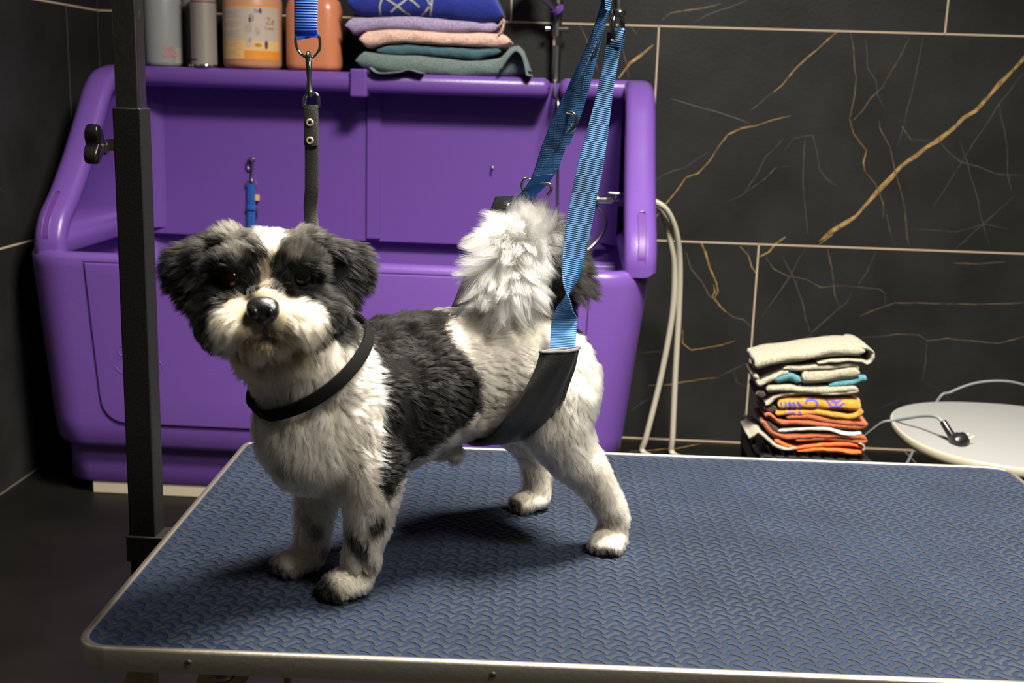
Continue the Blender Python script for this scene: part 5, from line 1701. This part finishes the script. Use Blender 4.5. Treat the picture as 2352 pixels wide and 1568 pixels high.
outn *= np.sign((outn * (S4[:, :2] - np.array((0, 0.2)))).sum(1))[:, None]
b = MB()
rings = []
for i in range(n):
    ring_ = []
    m_ = 13
    cup = 0.010 * math.exp(-(i / 5.0) ** 2)
    for side in (1, -1):
        for k in range(m_):
            u = k / (m_ - 1)
            if side < 0: u = 1 - u
            s = S4[i, 2] * (1 - u) + S4r[i, 2] * u
            off = 0.0016 * side + 0.0012 * math.sin(u * 19) * (0.3 + 0.7 * math.exp(-(i / 9.0) ** 2)) + cup * (math.sin(u * math.pi) if side > 0 else -0.35 * math.sin(u * math.pi)) + 0.0025 * math.sin(u * math.pi)
            t, h = S4[i, :2] + outn[i] * off
            ring_.append(to_world((s, t, h)))
    rings.append(ring_)
b.rings(rings, 'leather')
panel = b.build('leather_panel', parent=sling, angle=60)
b = MB()
rim = [np.array(p) + np.array((0, 0, 0.0008)) for p in rings[0]]
b.tube(rim + [rim[0]], 0.0016, 'leather_edge', 8); tag(b.build('padded_rim', parent=panel), label='grey padded rim at the open end')
b = MB()
rv = to_world((-0.108, -0.082, 0.342))
nrm = np.array((DL[0], DL[1], 0.0))
u_ = np.array((DA[0], DA[1], 0)); w_ = np.array((0, 0, 1.0))
b.rings([[rv + nrm * o_ + (u_ * math.cos(a) + w_ * math.sin(a)) * r_ for a in np.linspace(0, 2 * math.pi, 20, endpoint=False)] for r_, o_ in ((0.0048, -0.003), (0.0048, 0.0012), (0.0036, 0.0022), (0.001, 0.0026))], 'brass')
b.build('rivet', parent=panel)
# near strap: from the snap down to the cup, with a half twist near the bottom
near_bot = to_world((-0.054, 0.0905, 0.216))
near_top = at(1413, 84, 1.150)
P0 = [near_top, at(1392, 200, 1.145), at(1367, 330, 1.138), at(1338, 470, 1.130), at(1312, 620, 1.118), at(1301, 690, 1.112), at(1296, 740, 1.108), near_bot]
pth = spline(P0, 8)
n = len(pth)
wd, ww = [], []
for i, p in enumerate(pth):
    py = (i / (n - 1))
    tw = math.radians(20 + 160 * sstep(np.array([py]), 0.42, 1.0)[0])
    wd.append(np.array((math.cos(tw), math.sin(tw) * 0.95, 0.12)))
    ww.append(0.0150 + 0.0110 * sstep(np.array([py]), 0.10, 0.38)[0] - 0.002 * sstep(np.array([py]), 0.8, 1.0)[0])
b = MB(); b.strap(pth, wd, ww, 0.0024, 'strap_sling')
# the loop over the hook
b.strap(spline([near_top + (0.002, 0.010, -0.012), near_top + (0.003, 0.006, 0.002), near_top + (0.002, -0.001, 0.006), near_top + (0.0, -0.003, -0.004), at(1410, 108, 1.148)], 6), (1, 0, 0.1), 0.013, 0.0024, 'strap_sling')
b.build('near_strap', parent=sling)
b = MB()
hk0 = at(1418, 0, 1.15)
sx = lambda px, py, dy=0.0: at(px, py, 1.15 + dy)
b.tube([np.array((hk0[0] + 0.004, 1.19, 1.62)), sx(1420, -200, 0.01), sx(1418, 0), sx(1418, 24)], [0.0042, 0.0042, 0.0042, 0.0040], 'dark_steel', 18)
b.tube([sx(1418, 24), sx(1418, 30), sx(1418, 36)], [0.0068, 0.0082, 0.0078], 'chrome', 20)
b.tube(spline([sx(1411, 36, -0.003), sx(1407, 50, -0.006), sx(1407, 66, -0.006), sx(1405, 82, -0.004), sx(1412, 94, 0.0), sx(1424, 88, 0.003), sx(1428, 68, 0.003), sx(1427, 46, 0.0), sx(1420, 36, 0)], 6), 0.0031, 'chrome', 14)
b.tube([sx(1405, 74, -0.005), sx(1404, 88, -0.004)], 0.0042, 'black_plastic', 12)
b.build('snap_hook', parent=sling)
# far strap
fb = to_world((-0.120, -0.086, 0.345))
F0 = [np.array((0.026, 1.19, 1.636)), np.array((0.027, 1.178, 1.60)), at(1400, -90, 1.170), at(1389, 0, 1.172), at(1360, 100, 1.185), at(1318, 220, 1.195), at(1278, 320, 1.208), at(1245, 408, 1.222), fb]
pth = spline(F0, 8)
n = len(pth)
ww = [0.0135 + 0.0175 * sstep(np.array([i / (n - 1)]), 0.42, 0.72)[0] for i in range(n)]
wd = []
for i in range(n):
    u = sstep(np.array([i / (n - 1)]), 0.35, 0.7)[0]
    tw = math.radians(66 * (1 - u) + 34 * u)
    wd.append(np.array((math.cos(tw), math.sin(tw), 0.25)))
b = MB(); b.strap(pth, wd, ww, 0.0026, 'strap_sling')
i0 = int(n * 0.47)
b.strap([p + np.array((0.004, 0.006, 0)) for p in pth[i0 - 6:i0 + 20]], wd[i0 - 6:i0 + 20], [w * 0.95 for w in ww[i0 - 6:i0 + 20]], 0.0024, 'strap_sling')
fs_ = b.build('far_strap', parent=sling)
b = MB()
R3 = lambda a, c, r, e: b.tube([at(*a, 1.205), at(*c, 1.205)], r, e, 10)
for pa, pb in (((1206, 405), (1204, 432)), ((1262, 418), (1264, 440))): pass
q_ = [(1215, 408), (1205, 412), (1199, 424), (1203, 438), (1212, 440)]
b.tube(spline([at(*p, 1.226) for p in q_], 5), 0.0017, 'dark_steel', 10); b.tube(spline([at(*p, 1.226) for p in ((1256, 420), (1264, 424), (1266, 436), (1258, 448))], 5), 0.0017, 'dark_steel', 10)
b.tube([at(1205, 410, 1.226), at(1266, 424, 1.226)], 0.0017, 'dark_steel', 10); b.build('d_ring', parent=fs_)
b = MB()
b.tube(spline([at(*p, 1.198) for p in ((1300, 256), (1318, 262), (1324, 276), (1320, 292), (1308, 304))], 5), 0.0019, 'chrome', 10); b.build('slide_ring', parent=fs_)
b = MB(); b.tube(spline([at(*p, 1.19) for p in ((1366, 76), (1375, 84), (1372, 104), (1364, 130))], 5), 0.0018, 'chrome', 10); b.build('slide_ring', parent=fs_)
b = MB()
F_ = np.array(pth)
tt = np.gradient(F_, axis=0); tt /= np.linalg.norm(tt, axis=1)[:, None]
W2 = np.array([w / np.linalg.norm(w) for w in wd]); W2 = W2 - tt * (W2 * tt).sum(1)[:, None]; W2 /= np.linalg.norm(W2, axis=1)[:, None]
N2 = np.cross(tt, W2); N2 *= np.where(N2[:, 1] > 0, -1, 1)[:, None]


def on_strap(f, u):
    """point of the strap's front face: f along it 0..1, u across it -0.5..0.5"""
    x = f * (n - 1); i = min(int(x), n - 2); k = x - i
    mix = lambda A: A[i] * (1 - k) + A[i + 1] * k
    return mix(F_) + mix(W2) * mix(np.array(ww)) * u + mix(N2) * 0.0016


lines_ = []
for f0, f1 in ((0.70, 0.86), (0.47, 0.62)):
    lines_ += [((f0, -0.38), (f0, 0.38)), ((f1, -0.38), (f1, 0.38)), (((f0 + f1) / 2, -0.38), ((f0 + f1) / 2, 0.38)), ((f0, -0.38), (f1, 0.38)), ((f0, 0.38), (f1, -0.38))]
for (fa, ua), (fb_, ub) in lines_:
    K_ = 14 if fa != fb_ else 7
    for k in range(K_):
        a, c = k / K_, (k + 0.6) / K_
        b.tube([on_strap(fa + (fb_ - fa) * a, ua + (ub - ua) * a), on_strap(fa + (fb_ - fa) * c, ua + (ub - ua) * c)], 0.00028, 'thread', 5)
tag(b.build('stitching', parent=fs_), kind='stuff')
